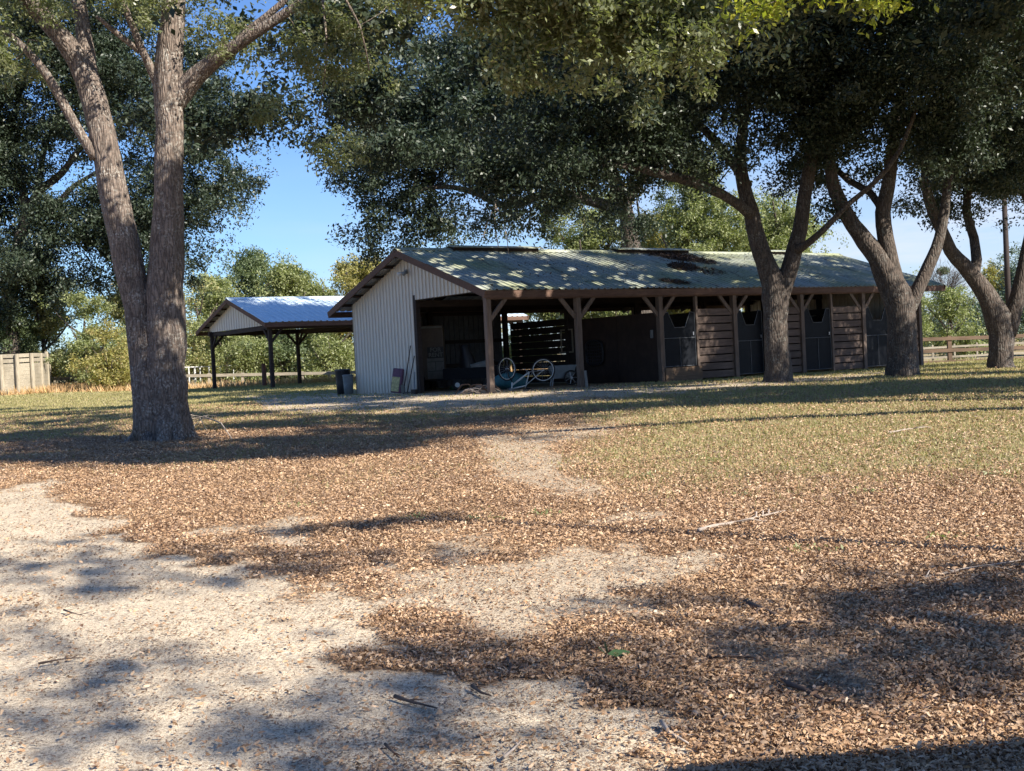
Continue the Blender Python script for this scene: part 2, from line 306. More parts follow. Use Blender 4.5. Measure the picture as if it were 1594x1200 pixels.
# ground sheet: polar grid round the camera to the horizon
def build_ground():
    th = np.concatenate([np.linspace(-R(34), R(34), 520), np.linspace(R(36), 2*math.pi-R(36), 90)]); rr = np.concatenate([[.15], np.geomspace(.8, 120, 460), np.geomspace(128, 4200, 40)])
    T, RR = np.meshgrid(th, rr); X = np.sin(T)*RR; Y = np.cos(T)*RR; Z = gz(X, Y)
    s, g, px, py, n, n2, n3 = masks(X, Y)
    Z = Z + (n3*.014+n*.02)*(RR < 40)
    V = np.stack([X.ravel(), Y.ravel(), Z.ravel()], 1); a, b = X.shape; i = np.arange(a-1)[:, None]*b; j = np.arange(b); jn = (j+1) % b
    Fq = np.stack([(i+j).ravel(), (i+jn).ravel(), (i+b+jn).ravel(), (i+b+j).ravel()], 1)[:, ::-1]
    V = np.vstack([V, [[0, 0, float(gz(0, 0))]]]); c = len(V)-1; Ft = np.stack([j, jn, np.full(b, c)], 1)
    q = NT('sandy_leaf_strewn_soil'); v = q.coord('Object'); at_ = q.n('ShaderNodeAttribute', attribute_name='zone'); sp = q.n('ShaderNodeSeparateColor'); q.l(at_.outputs[0], sp.inputs[0])
    nA = q.noise(v, 38, 5, .7); nB = q.noise(v, 3.1, 6, .65); vo = q.n('ShaderNodeTexVoronoi'); vo.inputs['Scale'].default_value = 34; q.l(v, vo.inputs[0]); rc = q.n('ShaderNodeSeparateColor'); q.l(vo.outputs['Color'], rc.inputs[0])
    nC = q.noise(v, 150, 3, .6)
    leafy = q.ramp(rc.outputs[0], [(0, (.09, .05, .03)), (.3, (.17, .095, .055)), (.6, (.26, .16, .09)), (1, (.38, .26, .16))])
    leafy = q.mix(q.ramp(nB, [(.4, BW(0)), (.7, BW(.6))]), leafy, (.20, .14, .095))
    sandc = q.mix(q.ramp(nB, [(.35, BW(0)), (.68, BW(1))]), (.80, .68, .50), (.64, .545, .405)); sandc = q.mix(q.ramp(nA, [(.45, BW(0)), (.62, BW(.8))]), sandc, (.40, .31, .22)); sandc = q.mix(q.ramp(nC, [(.53, BW(0)), (.62, BW(.8))]), sandc, (.20, .15, .11)); sandc = q.mix(q.ramp(q.noise(v, 75, 3, .6), [(.56, BW(0)), (.64, BW(.75))]), sandc, (.24, .17, .12))
    grass = q.mix(q.ramp(nA, [(.35, BW(0)), (.65, BW(1))]), (.17, .155, .07), (.36, .29, .17)); grass = q.mix(q.ramp(nB, [(.4, BW(0)), (.65, BW(.5))]), grass, (.36, .27, .16))
    c = q.mix(sp.outputs[1], leafy, grass); c = q.mix(sp.outputs[0], c, sandc); q.col(c); q.b.inputs['Roughness'].default_value = .95; q.b.inputs['Specular IOR Level'].default_value = .15
    q.bump(q.mix(.5, nA, nC), .7, .02)
    o = npmesh('ground', V, [Fq, Ft], q.m, None, True); tag(o, kind='structure')
    ca = o.data.color_attributes.new('zone', 'FLOAT_COLOR', 'POINT'); cc = np.zeros((len(V), 4), np.float32); cc[:-1, 0] = s.ravel(); cc[:-1, 1] = g.ravel(); cc[:, 3] = 1; ca.data.foreach_set('color', cc.ravel())
build_ground()
# ------------------------------------------------------------------ scatter
def rotmats(yaw, pitch, roll):
    cy, sy, cp, sp, cr, sr = np.cos(yaw), np.sin(yaw), np.cos(pitch), np.sin(pitch), np.cos(roll), np.sin(roll)
    m = np.empty((len(yaw), 3, 3)); m[:, 0, 0] = cy*cp; m[:, 0, 1] = cy*sp*sr-sy*cr; m[:, 0, 2] = cy*sp*cr+sy*sr
    m[:, 1, 0] = sy*cp; m[:, 1, 1] = sy*sp*sr+cy*cr; m[:, 1, 2] = sy*sp*cr-cy*sr; m[:, 2, 0] = -sp; m[:, 2, 1] = cp*sr; m[:, 2, 2] = cp*cr
    return m
LEAF1 = (np.array([(0, 0, 0), (.5, .21, .06), (1, 0, 0), (.5, -.21, .06)]), [(0, 1, 2, 3)])
LEAF2 = (np.array([(0, 0, 0), (.3, .13, .05), (.3, -.13, .04), (.70, .14, .10), (.70, -.14, .06), (1, 0, .0)]), [(0, 2, 1), (1, 2, 4, 3), (3, 4, 5)])
def scatter(name, tpl, pos, mats, sc, mat, parent=None, smooth=False):
    tv, tf = tpl; sc = np.asarray(sc); S = sc[:, None, None] if sc.ndim == 1 else sc[:, None, :]
    V = np.einsum('nij,nkj->nki', mats, tv[None]*S)+pos[:, None, :]; n, k = V.shape[:2]; base = (np.arange(n)*k)[:, None]
    byk = {}
    for f in tf: byk.setdefault(len(f), []).append(f)
    faces = [(base[:, None, :]+np.array(fs)[None]).reshape(-1, kk) for kk, fs in byk.items()]
    return npmesh(name, V.reshape(-1, 3), faces, mat, parent, smooth)
def frustum_pts(n, y0, y1, p=1.0, marg=1.35):
    """points in the wedge in front of the camera; density per area falls as distance^-p"""
    u = rng.random(n); e = 2-p
    Y = (y0**e+u*(y1**e-y0**e))**(1/e) if abs(e) > 1e-6 else y0*(y1/y0)**u
    X = (rng.random(n)*2-1)*Y*.4357*marg; return X, Y
def litter():
    n = 1700000; X, Y = frustum_pts(n, 3.8, 34, 1.45, 1.2); s, g, px, py, nn, n2, n3 = masks(X, Y)
    dens = (1-s)**1.6*(1-.80*g)+.032+.10*ss(nn, .05, .3)*(s > .2); dens *= (.55+.9*ss(n3, -.2, .25)); dens *= 1-.55*ss(Y, 20, 30)
    k = rng.random(n) < dens*.95; X, Y = X[k], Y[k]; m = len(X)
    sc = (.010+.030*rng.random(m)**1.4)*(1+np.clip(Y-6, 0, 30)/34); z = gz(X, Y)+rng.random(m)**2*.03+.006
    pos = np.stack([X, Y, z], 1); mats = rotmats(rng.random(m)*6.283, rng.normal(0, .33, m), rng.normal(0, .6, m)+(rng.random(m) < .5)*math.pi)
    S = np.stack([sc, sc*rng.uniform(.6, 1.5, m), sc*rng.uniform(.3, 4.0, m)], 1)
    o = scatter('fallen_leaves', LEAF2, pos, mats, S, M['dry']); tag(o, 'dry tan and brown oak leaves lying thick over the ground', 'leaf litter', kind='stuff'); return m
litter()
def debris():
    n = 190000; X, Y = frustum_pts(n, 3.8, 26, 1.6, 1.2); s, g, px, py, nn, n2, n3 = masks(X, Y); k = rng.random(n) < (.15+.85*s)*(.25+1.2*ss(nn, -.2, .25)); X, Y = X[k], Y[k]; m = len(X)
    sc = rng.uniform(.006, .020, m)*(1+np.clip(Y-5, 0, 30)/12); long_ = rng.random(m) < .3; pos = np.stack([X, Y, gz(X, Y)+.006+rng.random(m)*.006], 1); S = np.stack([sc*np.where(long_, 2.4, 1), sc*np.where(long_, .35, 1.4), sc], 1)
    q = m_leaf('leaf_crumbs', [(.12, .07, .045), (.22, .13, .08), (.07, .045, .03), (.34, .22, .13), (.16, .11, .08)], .8, 0)
    tag(scatter('leaf_crumbs', LEAF1, pos, rotmats(rng.random(m)*6.283, rng.normal(0, .2, m), rng.normal(0, .3, m)), S, q), 'fine brown crumbs of leaf and bark strewn over the sand', 'debris', kind='stuff')
debris()
def blades(name, X, Y, hgt, mat, label, cat):
    m = len(X); z = gz(X, Y)-.005; tv = np.array([(-.5, 0, 0), (.5, 0, 0), (.0, .45, 1.0)]); pos = np.stack([X, Y, z], 1)
    mats = rotmats(rng.random(m)*6.283, rng.normal(0, .3, m), rng.normal(0, .45, m)); wdt = .006+.0007*Y; S = np.stack([wdt*rng.uniform(.7, 1.5, m), hgt*rng.uniform(.2, 1.1, m), hgt], 1)
    o = scatter(name, (tv, [(0, 1, 2)]), pos, mats, S, mat); tag(o, label, cat, kind='stuff')
def grasses():
    n = 520000; X, Y = frustum_pts(n, 8, 75, 1.15, 1.25); s, g, px, py, nn, n2, n3 = masks(X, Y)
    k = rng.random(n) < g*(.7+1.1*ss(nn, -.15, .2)); X, Y = X[k], Y[k]; Yb = Y; inb = inbarn(X, Y); X, Y = X[~inb], Y[~inb]
    blades('grass', X, Y, rng.uniform(.018, .06, len(X))*(1+Y*.008), M['grass'], 'short yellow green dormant grass growing between the leaves', 'grass')
BA = np.array([-.605, 30.886]); BYAW = .605; Ba = np.array([math.cos(BYAW), math.sin(BYAW)]); Bb = np.array([-math.sin(BYAW), math.cos(BYAW)])
def inbarn(X, Y):
    s = (X-BA[0])*Ba[0]+(Y-BA[1])*Ba[1]; t = (X-BA[0])*Bb[0]+(Y-BA[1])*Bb[1]; return (s > .2) & (s < 18.6) & (t > .2) & (t < 8)
grasses()
def weeds():
    n = 42000; X = rng.uniform(-30, 2, n); Y = rng.uniform(60.5, 72, n); k = rng.random(n) < .35+.9*ss(fbm(X*.4, Y*.4, 5), .4, .6); X, Y = X[k], Y[k]
    blades('weeds', X, Y, rng.uniform(.2, .55, len(X)), M['straw'], 'tall orange straw coloured weeds along the far rail fence', 'weeds')
    n = 16000; X = rng.uniform(14, 48, n); Y = rng.uniform(46, 64, n); k = rng.random(n) < .5*ss(fbm(X*.3, Y*.3, 9), .42, .6); X, Y = X[k], Y[k]
    blades('weeds', X, Y, rng.uniform(.1, .3, len(X)), M['grass'], 'low green weeds at the foot of the brown paddock fence', 'weeds')
weeds()
# ------------------------------------------------------------------ trees
def spline(pts, step=.35):
    P = np.array(pts, float); out = []
    for i in range(len(P)-1):
        p0 = P[max(i-1, 0)]; p1 = P[i]; p2 = P[i+1]; p3 = P[min(i+2, len(P)-1)]; n = max(2, int(np.linalg.norm(p2[:3]-p1[:3])/step))
        for k in range(n):
            t = k/n; q = .5*((2*p1)+(-p0+p2)*t+(2*p0-5*p1+4*p2-p3)*t*t+(-p0+3*p1-3*p2+p3)*t**3); q[3] = p1[3]*(1-t)+p2[3]*t; out.append(q)
    out.append(P[-1]); return np.array(out)
# gaps cut into the crowns along sun rays, for dapples on roof and yard
SD = np.array(sdir)
GAPS = []
for px_, py_, r_g in [(735,438,.30),(762,443,.34),(792,444,.34),(822,445,.3),(700,418,.3),(682,408,.26),(660,398,.26),(852,440,.28),(880,420,.25),(910,430,.25),(940,440,.3),(965,433,.22),(987,443,.25),(900,402,.2),(862,396,.2),(1000,428,.2),(742,402,.3),(790,394,.2),(1012,444,.2),(1150,440,.2),(1190,437,.18),(1305,412,.3),(832,424,.25),(640,392,.2),(775,425,.3),(720,428,.3),(1050,425,.18),(1250,430,.2)]:
    d_ = ray(px_, py_); bA = np.array([-.605, 30.886]); bb_ = np.array([-math.sin(.605), math.cos(.605)]); k_ = .3341
    m_ = (2.714-k_*(bA@bb_)-CAM_H)/(d_[2]-k_*(d_[:2]@bb_)); g0_ = np.array([0, 0, CAM_H])+d_*m_
    for q_ in range(6):
        e_ = rng.normal(0, .55)*np.array([math.cos(.605), math.sin(.605), 0])+rng.normal(0, .28)*np.array([-math.sin(.605), math.cos(.605), .33]); GAPS.append((g0_+e_, r_g*rng.uniform(.25, .75)))
for px_, py_, r_g in [(620,618,.3),(660,617,.25),(700,616,.3),(745,615,.25),(790,613,.3),(840,611,.3),(890,609,.25),(950,607,.3),(1000,605,.3),(1050,622,.2),(1150,606,.3),(1260,592,.3),(1330,592,.3),(1500,588,.35),(1560,590,.3),(60,628,.5),(150,632,.5),(30,655,.3),(350,640,.3),(430,637,.3),(60,662,.3),(850,650,.3),(940,645,.3),(700,700,.2),(893,560,.12),(893,545,.12)]:
    g0_ = onground(px_, py_)
    for q_ in range(4): GAPS.append((g0_+np.array([rng.normal(0, .45), rng.normal(0, .09), 0])*(1 if py_ > 570 else 0), r_g*rng.uniform(.3, .65)))
GP = np.array([g_[0] for g_ in GAPS]); GR = np.array([g_[1] for g_ in GAPS])
def clear_gaps(P, f):
    keep = np.ones(len(P), bool)
    for g_, r_g in zip(GP, GR):
        v = P-g_; al = v@SD; d2 = (v*v).sum(1)-al*al; keep &= ~((d2 < (r_g*f)**2) & (al > 0))
    return keep
CROWN = 2.4; CL_N = 9
def make_tree(name, label, base, limbs, blobs, leafmat, bark, leaf=.09, ncl=500, per=110, crad=.42, group=None, cat='tree', twigs=True, ntw=260, rough=.02, droop=.35, sides=14, seed=0, clump=2.2):
    """limbs: lists of (x,y,z,r) world points; blobs: (centre xyz, radii xyz, weight)"""
    ncl = int(ncl*(CROWN if per > 20 else 1)); r_ = np.random.default_rng(seed+101); root = empty(name, tuple(base), 0, label, cat, group); B = np.array(base, float); mb = MB(); nodes = []
    for lm in limbs:
        q = spline(lm); L_ = len(q); wob = r_.normal(0, rough, (L_, 3)); wob[:, 2] *= .5; q[:, :3] += wob*(q[:, 3:4]*2)
        mb.tube(q[:, :3]-B, q[:, 3], sides if q[0, 3] > .12 else 8, True, .045 if q[0, 3] > .1 else 0); nodes += [(*p[:3], p[3]) for p in q[L_//4:]]
    nsub = max(6, ncl//CL_N) if per > 20 else ncl
    wts = np.array([b[2]*b[1][0]*b[1][1]*b[1][2] for b in blobs]); wts /= wts.sum(); ci = r_.choice(len(blobs), nsub, p=wts)
    u = r_.normal(size=(nsub, 3)); u /= np.linalg.norm(u, axis=1)[:, None]; rad = r_.random(nsub)**(1/2.6)
    SUB = np.array([blobs[i][0] for i in ci])+u*rad[:, None]*np.array([blobs[i][1] for i in ci])
    if per > 20:
        si = r_.integers(0, nsub, ncl); sr = r_.uniform(.6, 1.4, nsub)*crad*clump; C = SUB[si]+r_.normal(size=(ncl, 3))*np.array([1, 1, .5])*sr[si][:, None]*.46
        twigC = np.concatenate([SUB, C])
        stray = r_.random(ncl) < .2; C[stray] += r_.normal(size=(stray.sum(), 3))*np.array([1, 1, .8])*crad*1.5
    else: C = SUB; twigC = C; stray = np.zeros(ncl, bool)
    C[:, 2] = np.maximum(C[:, 2], gz(C[:, 0], C[:, 1])+crad*.5)
    if twigs and nodes:
        N = [np.array(n) for n in nodes]; order = np.argsort([np.min([np.linalg.norm(c-n[:3]) for n in N[::4]]) for c in twigC[:ntw]])
        NP = np.array([n[:3] for n in N]); NR = np.array([n[3] for n in N])
        for i in order:
            c = twigC[i]; d = np.linalg.norm(NP-c, axis=1)-np.minimum(NR, .1)*2; j = int(np.argmin(d)); p = NP[j]; ln = np.linalg.norm(c-p)
            if ln < .15: continue
            r0 = min(NR[j]*.6, .012+.008*ln); mid = (p+c)/2+r_.normal(0, .15*ln, 3)+np.array([0, 0, .08*ln]); q = spline([(*p, r0), (*mid, r0*.7), (*c, r0*.35)], max(.3, ln/5))
            mb.tube(q[:, :3]-B, q[:, 3], 5, False); NP = np.vstack([NP, q[1:, :3]]); NR = np.concatenate([NR, q[1:, 3]])
    if mb.v: mb.build('trunk', bark, root, True)
    cr = r_.uniform(.6, 1.35, ncl)*crad; n = ncl*per; k = np.repeat(np.arange(ncl), per); o = r_.normal(size=(n, 3)); o /= np.linalg.norm(o, axis=1)[:, None]
    o *= (r_.random(n)**.5)[:, None]*cr[k][:, None]; o[:, 2] *= .8; o[:, 2] -= droop*(o[:, 0]**2+o[:, 1]**2)**.5*.5; pos = C[k]+o
    mats = rotmats(r_.random(n)*6.283, r_.normal(droop, .6, n), r_.normal(0, .8, n)); sc = leaf*r_.uniform(.65, 1.25, n)
    ok = (~stray[k] | (r_.random(n) < .3)) & (pos[:, 2] > gz(pos[:, 0], pos[:, 1])+.02) & (clear_gaps(pos, 1.) if B[1] < 46 else True)
    scatter('crown', LEAF1, (pos-B)[ok], mats[ok], np.stack([sc, sc*1.15, sc], 1)[ok], leafmat, root); return root
def LM(pts, Y): return [(*at(p[0], p[1], Y+(p[3] if len(p) > 3 else 0)), .83*p[2]/F_PX*Y) for p in pts]
def BL(l, Y): return [(at(b[0], b[1], Y+(b[4] if len(b) > 4 else 0)), (b[2]/F_PX*Y, (b[5] if len(b) > 5 else (b[2]+b[3])/2/F_PX*Y), b[3]/F_PX*Y), b[6] if len(b) > 6 else 1.) for b in l]
g1 = onground(257, 684); Y1 = float(g1[1]); g1[2] -= .05
make_tree('oak_tree', 'big double stemmed oak with grey brown bark, nearest tree on the left', g1,
 [LM([(256, 700, 62), (257, 684, 54), (258, 665, 45), (258, 640, 41), (258, 600, 38), (258, 540, 37), (257, 480, 35), (261, 380, 30), (263, 300, 26), (264, 200, 25), (262, 135, 27), (267, 60, 23), (272, 0, 20), (283, -150, 15, .3), (270, -380, 9, .6)], Y1),
  LM([(178, 698, 3, -.3), (203, 688, 9, -.15), (221, 666, 13, -.05), (232, 630, 11), (236, 590, 6)], Y1), LM([(328, 694, 3, .1), (304, 684, 9), (291, 660, 12), (283, 625, 10), (280, 590, 5)], Y1), LM([(250, 722, 5, -1.0), (254, 700, 14, -.6), (258, 668, 18, -.35), (260, 620, 12, -.2)], Y1), LM([(288, 712, 4, -.8), (280, 694, 12, -.5), (274, 660, 14, -.3), (270, 620, 8, -.2)], Y1),
  LM([(236, 684, 34, -.1), (231, 620, 29, -.1), (226, 560, 27), (216, 480, 25), (200, 410, 27), (184, 330, 26), (166, 245, 24), (147, 160, 23), (122, 95, 21), (88, 50, 17, -.2), (45, 0, 15, -.4), (-30, -90, 12, -.8), (-120, -220, 8, -1)], Y1),
  LM([(146, 165, 15), (136, 90, 15, .2), (126, 20, 13, .3), (112, -80, 11, .5), (120, -260, 7, .5)], Y1),
  LM([(150, 245, 11, -.1), (130, 215, 9, -.2), (106, 175, 9, -.3), (72, 115, 8, -.5), (40, 78, 7, -.6), (-10, 35, 6, -.7), (-80, 10, 4, -.9)], Y1),
  LM([(270, 165, 19), (290, 135, 19), (315, 110, 16, -.1), (352, 82, 12, -.3), (395, 52, 10, -.5), (455, 14, 8, -.7), (530, -40, 6, -1), (620, -70, 4, -1.4)], Y1),
  LM([(345, 88, 8, -.3), (385, 48, 7, -.3), (440, 4, 6, -.4), (500, -70, 4, -.5)], Y1),
  LM([(250, 150, 13), (244, 125, 10), (226, 88, 7, -.2), (208, 45, 6, -.3), (190, -5, 5, -.4), (170, -90, 3, -.5)], Y1),
  LM([(218, 80, 6, -.2), (180, 50, 5, -.4), (150, 25, 3, -.6)], Y1),
  LM([(500, -20, 3, -.7), (508, 60, 1.8, -.8), (505, 120, 1.1, -.75), (492, 200, .8, -.85), (478, 265, .5, -.8)], Y1), LM([(520, -30, 3, -1), (560, 40, 1.8, -1), (575, 110, 1, -1)], Y1)],
 BL([(300, -130, 230, 110, 0, 3, .5), (90, -60, 170, 95, -.5, 2.5, .6), (330, 30, 70, 45, 0, 1, .9), (215, 20, 60, 35, -.6, .8, .9), (480, 30, 100, 50, -.8, 1, .7), (500, 90, 75, 45, -.8, .8, .8), (515, 140, 60, 40, -.8, .6, 1.0), (500, 185, 48, 36, -.8, .5, 1.2), (485, 230, 40, 32, -.8, .5, 1.4), (470, 272, 28, 26, -.8, .4, 1.6), (425, 150, 34, 50, -.8, .5, 1.0), (570, 90, 60, 60, -1, .8, .8), (590, 160, 50, 50, -1, .5, 1.0), (555, 235, 36, 34, -1, .4, 1.2), (20, 70, 50, 50, -.7, .8), (620, 20, 60, 60, -1, .8, .5), (545, 190, 36, 30, -.8, .5, .7)], Y1),
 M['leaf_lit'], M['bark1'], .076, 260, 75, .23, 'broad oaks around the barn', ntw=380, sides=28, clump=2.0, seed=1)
# near oak: its trunk stands beyond the right edge, its low outer boughs hang into the top of the picture
gN = np.array([-9.4, 9.0, float(gz(-9.4, 9.0))])
make_tree('oak_tree', 'oak whose low leafy boughs hang in along the top edge of the picture', gN,
 [[(-9.4, 9, gN[2]-.1, .5), (-9.3, 9.05, 1, .38), (-9.1, 9.2, 3, .34), (-8.6, 9.5, 5, .28), (-6.5, 10.4, 6.9, .22), (-3.5, 11.6, 7.6, .17), (-.5, 12.4, 7.4, .11), (1.8, 12.8, 6.6, .05)],
  [(-3.5, 11.6, 7.6, .12), (-2.2, 12.5, 6.8, .07), (-1.2, 12.8, 6.0, .03)], [(-.5, 12.4, 7.4, .08), (.3, 12.9, 6.4, .05), (.8, 12.9, 5.6, .02)], [(-9.1, 9.2, 3.4, .2), (-11, 7, 6, .14), (-12.5, 5.5, 8, .06)], [(-8.8, 9.4, 4.4, .2), (-10, 12, 7, .12), (-10.5, 14, 8.4, .05)]],
 BL([(1020, 20, 90, 85, 0, .6, 1.0), (900, -10, 100, 80, 0, .8, 1.0), (790, 10, 70, 50, 0, .6, .8), (830, 95, 55, 34, 0, .4, .7), (700, 0, 60, 50, 0, .6, .5), (620, -50, 60, 40, 0, .6, .4), (980, 120, 45, 30, 0, .4, .5)], 12.8)
,
 M['leaf_lit'], M['bark2'], .075, 230, 90, .24, 'broad oaks around the barn', ntw=320, seed=2)
make_tree('oak_sapling', 'yellow leaved oak spray dangling at the very top of the picture', (4.6, 6.2, float(gz(4.6, 6.2))),
 [[(4.6, 6.2, float(gz(4.6, 6.2))-.05, .06), (4.5, 6.25, 1.2, .05), (4.2, 6.4, 2.6, .04), (3.4, 6.8, 3.35, .028), (2.5, 7, 3.2, .016), (1.7, 7.1, 2.95, .01)], [(3.6, 6.7, 3.25, .02), (2.9, 7.0, 3.05, .01), (2.3, 7.1, 2.93, .007)]],
 BL([(1190, -5, 70, 30, 0, .2, 1.2), (1290, -30, 60, 30, 0, .2, 1), (1370, 0, 45, 30, 0, .2, 1.0), (1160, 45, 22, 16, 0, .1, 1), (1430, -60, 80, 40, 0, .3, 1), (1600, -120, 90, 60, 0, .3, .6)], 7.0),
 M['leaf_yel'], M['bark2'], .05, 150, 19, .12, None, ntw=110, seed=3, sides=8)
BIGL = []      # boughs of the wide crown, set where its shade falls on the yard
TG = [(380,612),(480,610),(560,618),(640,612),(440,628),(540,632),(640,630),(740,628),(840,622),(960,618),(1060,615),(1130,608),(1200,606),(1280,604),(1360,600),(1440,596),(1540,592),(1594,598),(900,612),(1000,604),(760,640),(860,638),(940,636),(60,648),(150,655),(60,680),(150,690),(240,645),(330,645),(400,665),(500,655),(600,665),(700,655),(560,690),(650,690),(460,690),(330,690),(240,700),(120,705),(30,700),(430,645),(800,655),(-60,690),(1150,618),(1250,612),(1350,608),(1450,604),(1200,624),(1300,616),(1560,598),(1080,628),(60,640),(200,634),(300,628),(120,641),(-40,640),(300,620),(1100,590),(1300,590),(1480,582)]
for gx, gy_ in [tuple(onground(*t)[:2]) for t in TG]+[(1.2, 31.6), (3.4, 33), (5.6, 34.6), (8, 36.2), (10.3, 37.8), (12.6, 39.4), (12, 34), (16, 33.5)]:
    hh = 8.2+.9*math.sin(gx*1.7+gy_); gg = float(gz(gx, gy_)); k_ = hh/sdir.z; BIGL.append(((gx+sdir.x*k_, gy_+sdir.y*k_, gg+hh), (1.7, 1.25, .5), 1))
xN, yN = 18.5, 13.5; zN = float(gz(xN, yN))
make_tree('oak_tree', 'huge spreading oak beyond the right edge that shades the middle of the yard', (xN, yN, zN),
 [[(xN, yN, zN-.1, .6), (xN, yN, zN+2, .45), (xN-.2, yN, zN+5, .4), (xN-.5, yN, zN+8, .25), (xN-.5, yN, zN+10.5, .1)], [(xN, yN, zN+4, .3), (12, 16, 7.6, .24), (6, 15.5, 8.8, .17), (2, 14.5, 9.2, .1), (-2, 14, 9.0, .05)], [(xN, yN, zN+4.5, .25), (14, 18.5, 7.8, .2), (9, 20, 9.2, .12), (6, 20, 9.4, .06)], [(xN, yN, zN+4.5, .25), (18, 20, 7, .2), (15, 24, 9, .1)], [(xN, yN, zN+4, .25), (14, 12, 7.6, .2), (9, 10.5, 9, .1)]],
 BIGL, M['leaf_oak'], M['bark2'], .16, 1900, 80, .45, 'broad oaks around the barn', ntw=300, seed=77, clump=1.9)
# the row of big oaks in front of the barn
G = 'broad oaks around the barn'
g2 = onground(1212, 594); Y2 = float(g2[1])
make_tree('oak_tree', 'oak forking low in front of the stall doors, a branch of it reaching right', g2,
 [LM([(1213, 604, 34), (1212, 594, 30), (1211, 575, 25), (1209, 540, 22.5), (1207, 500, 22), (1208, 465, 25), (1204, 440, 22), (1192, 410, 18), (1180, 375, 16.5), (1168, 330, 15), (1158, 290, 13), (1152, 250, 11), (1156, 200, 9), (1165, 150, 7), (1178, 100, 5)], Y2),
  LM([(1210, 480, 18), (1222, 445, 17), (1232, 405, 15.5), (1244, 360, 14), (1252, 310, 13), (1262, 250, 12), (1270, 205, 12), (1277, 150, 10), (1283, 100, 8), (1290, 30, 6), (1300, -60, 4)], Y2),
  LM([(1268, 205, 9, 0), (1245, 170, 8, .4), (1215, 150, 7, .8), (1195, 110, 6, 1), (1180, 50, 5, 1.2)], Y2), LM([(1258, 200, 6, .2), (1225, 120, 5, 1), (1235, 60, 5, 1.4), (1210, 0, 3, 1.5)], Y2),
  LM([(1240, 390, 9, -.1), (1258, 378, 6.5, -.5), (1285, 355, 5.5, -.8), (1320, 318, 5, -1.1), (1360, 285, 4.5, -1.4), (1400, 235, 4, -1.7), (1430, 160, 3, -1.8)], Y2),
  LM([(1170, 335, 11, -.1), (1140, 312, 9, -.6), (1110, 296, 9.5, -1.1), (1075, 282, 9, -1.6), (1035, 272, 8, -2), (990, 262, 6, -2.4), (920, 255, 4, -2.8), (840, 270, 3, -3)], Y2),
  LM([(1165, 290, 9, 0), (1130, 240, 8.5, .5), (1095, 200, 8, 1), (1040, 170, 7.5, 1.4), (1000, 155, 6.5, 1.6), (930, 120, 5, 1.8), (850, 100, 3, 2)], Y2)],
 BL([(1000, 200, 150, 75, -1.5, 2.5), (1100, 90, 170, 100, 0, 3.2), (900, 170, 150, 80, -2, 2), (1250, 60, 110, 110, 0, 3), (1220, 200, 70, 60, 1, 2, .5), (1090, 240, 80, 40, -1, 1.2), (870, 250, 110, 60, -2.5, 1.4, .9), (770, 300, 70, 45, -3.2, 1, .7), (1010, 0, 200, 100, 0, 3), (1160, -120, 220, 120, -1, 4), (1410, 190, 50, 50, -2.2, 1, .7), (1300, 150, 60, 50, -1, 1.5, .7), (1130, 180, 60, 60, 1.5, 1.5, .8), (1050, 300, 60, 25, -1.5, 1, .8), (1220, 130, 60, 70, 2, 1.5, .8), (980, 300, 70, 40, -1, 1, .6)], Y2),
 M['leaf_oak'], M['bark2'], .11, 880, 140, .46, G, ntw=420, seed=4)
make_tree('leafy_bough', 'pale hanging twig bundle with leaves over the front of the barn roof', at(775, 250, 31.5), [LM([(770, 240, 2.5), (772, 300, 1.8), (770, 345, 1.2), (776, 385, .8)], 31.5), LM([(771, 320, 1), (785, 350, .8), (792, 395, .6)], 31.5), LM([(771, 320, 1), (757, 350, .8), (752, 375, .5)], 31.5)],
 BL([(770, 300, 45, 40, 0, .7), (765, 355, 30, 20, 0, .4), (790, 365, 16, 22, 0, .3)], 31.5), M['leaf_oak'], M['deadwood'], .085, 34, 60, .26, None, cat='branch', ntw=34, seed=41)
g3 = onground(1405, 585); Y3 = float(g3[1])
make_tree('oak_tree', 'thick dark oak with three upright limbs at the far corner of the barn', g3,
 [LM([(1405, 596, 40), (1405, 585, 34), (1405, 565, 29), (1404, 530, 26), (1402, 490, 26), (1396, 460, 27), (1382, 430, 23), (1366, 400, 19), (1347, 375, 17), (1328, 350, 15), (1310, 320, 14), (1298, 290, 12), (1290, 240, 9), (1300, 180, 7)], Y3),
  LM([(1394, 450, 20), (1385, 410, 17), (1378, 370, 15), (1374, 330, 14), (1382, 290, 13), (1388, 250, 11), (1394, 190, 9), (1410, 120, 7), (1420, 40, 5), (1440, -60, 3)], Y3),
  LM([(1412, 490, 12), (1424, 462, 13), (1438, 430, 12), (1451, 400, 11), (1462, 370, 10), (1470, 330, 9), (1478, 270, 7), (1500, 200, 5), (1530, 120, 4)], Y3),
  LM([(1374, 330, 8), (1355, 300, 7, .4), (1320, 280, 6, 1), (1290, 250, 5, 1.5)], Y3)],
 BL([(1300, 60, 110, 90, -.5, 3), (1400, 140, 100, 90, -1.5, 3), (1330, 200, 80, 70, 0, 2), (1430, 40, 110, 90, -2, 3.5), (1460, 190, 60, 70, -.5, 2), (1350, 275, 50, 40, .5, 1.5, .5), (1370, -100, 180, 110, -2, 4), (1300, 320, 35, 35, 0, 1, .6), (1290, 240, 60, 60, 1.5, 1.5, .8), (1400, 290, 60, 40, 1, 1.5, .8), (1360, 220, 60, 60, 1.5, 2, .8)], Y3),
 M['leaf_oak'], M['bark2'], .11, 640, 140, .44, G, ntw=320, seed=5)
g4 = onground(1559, 573); Y4 = float(g4[1])
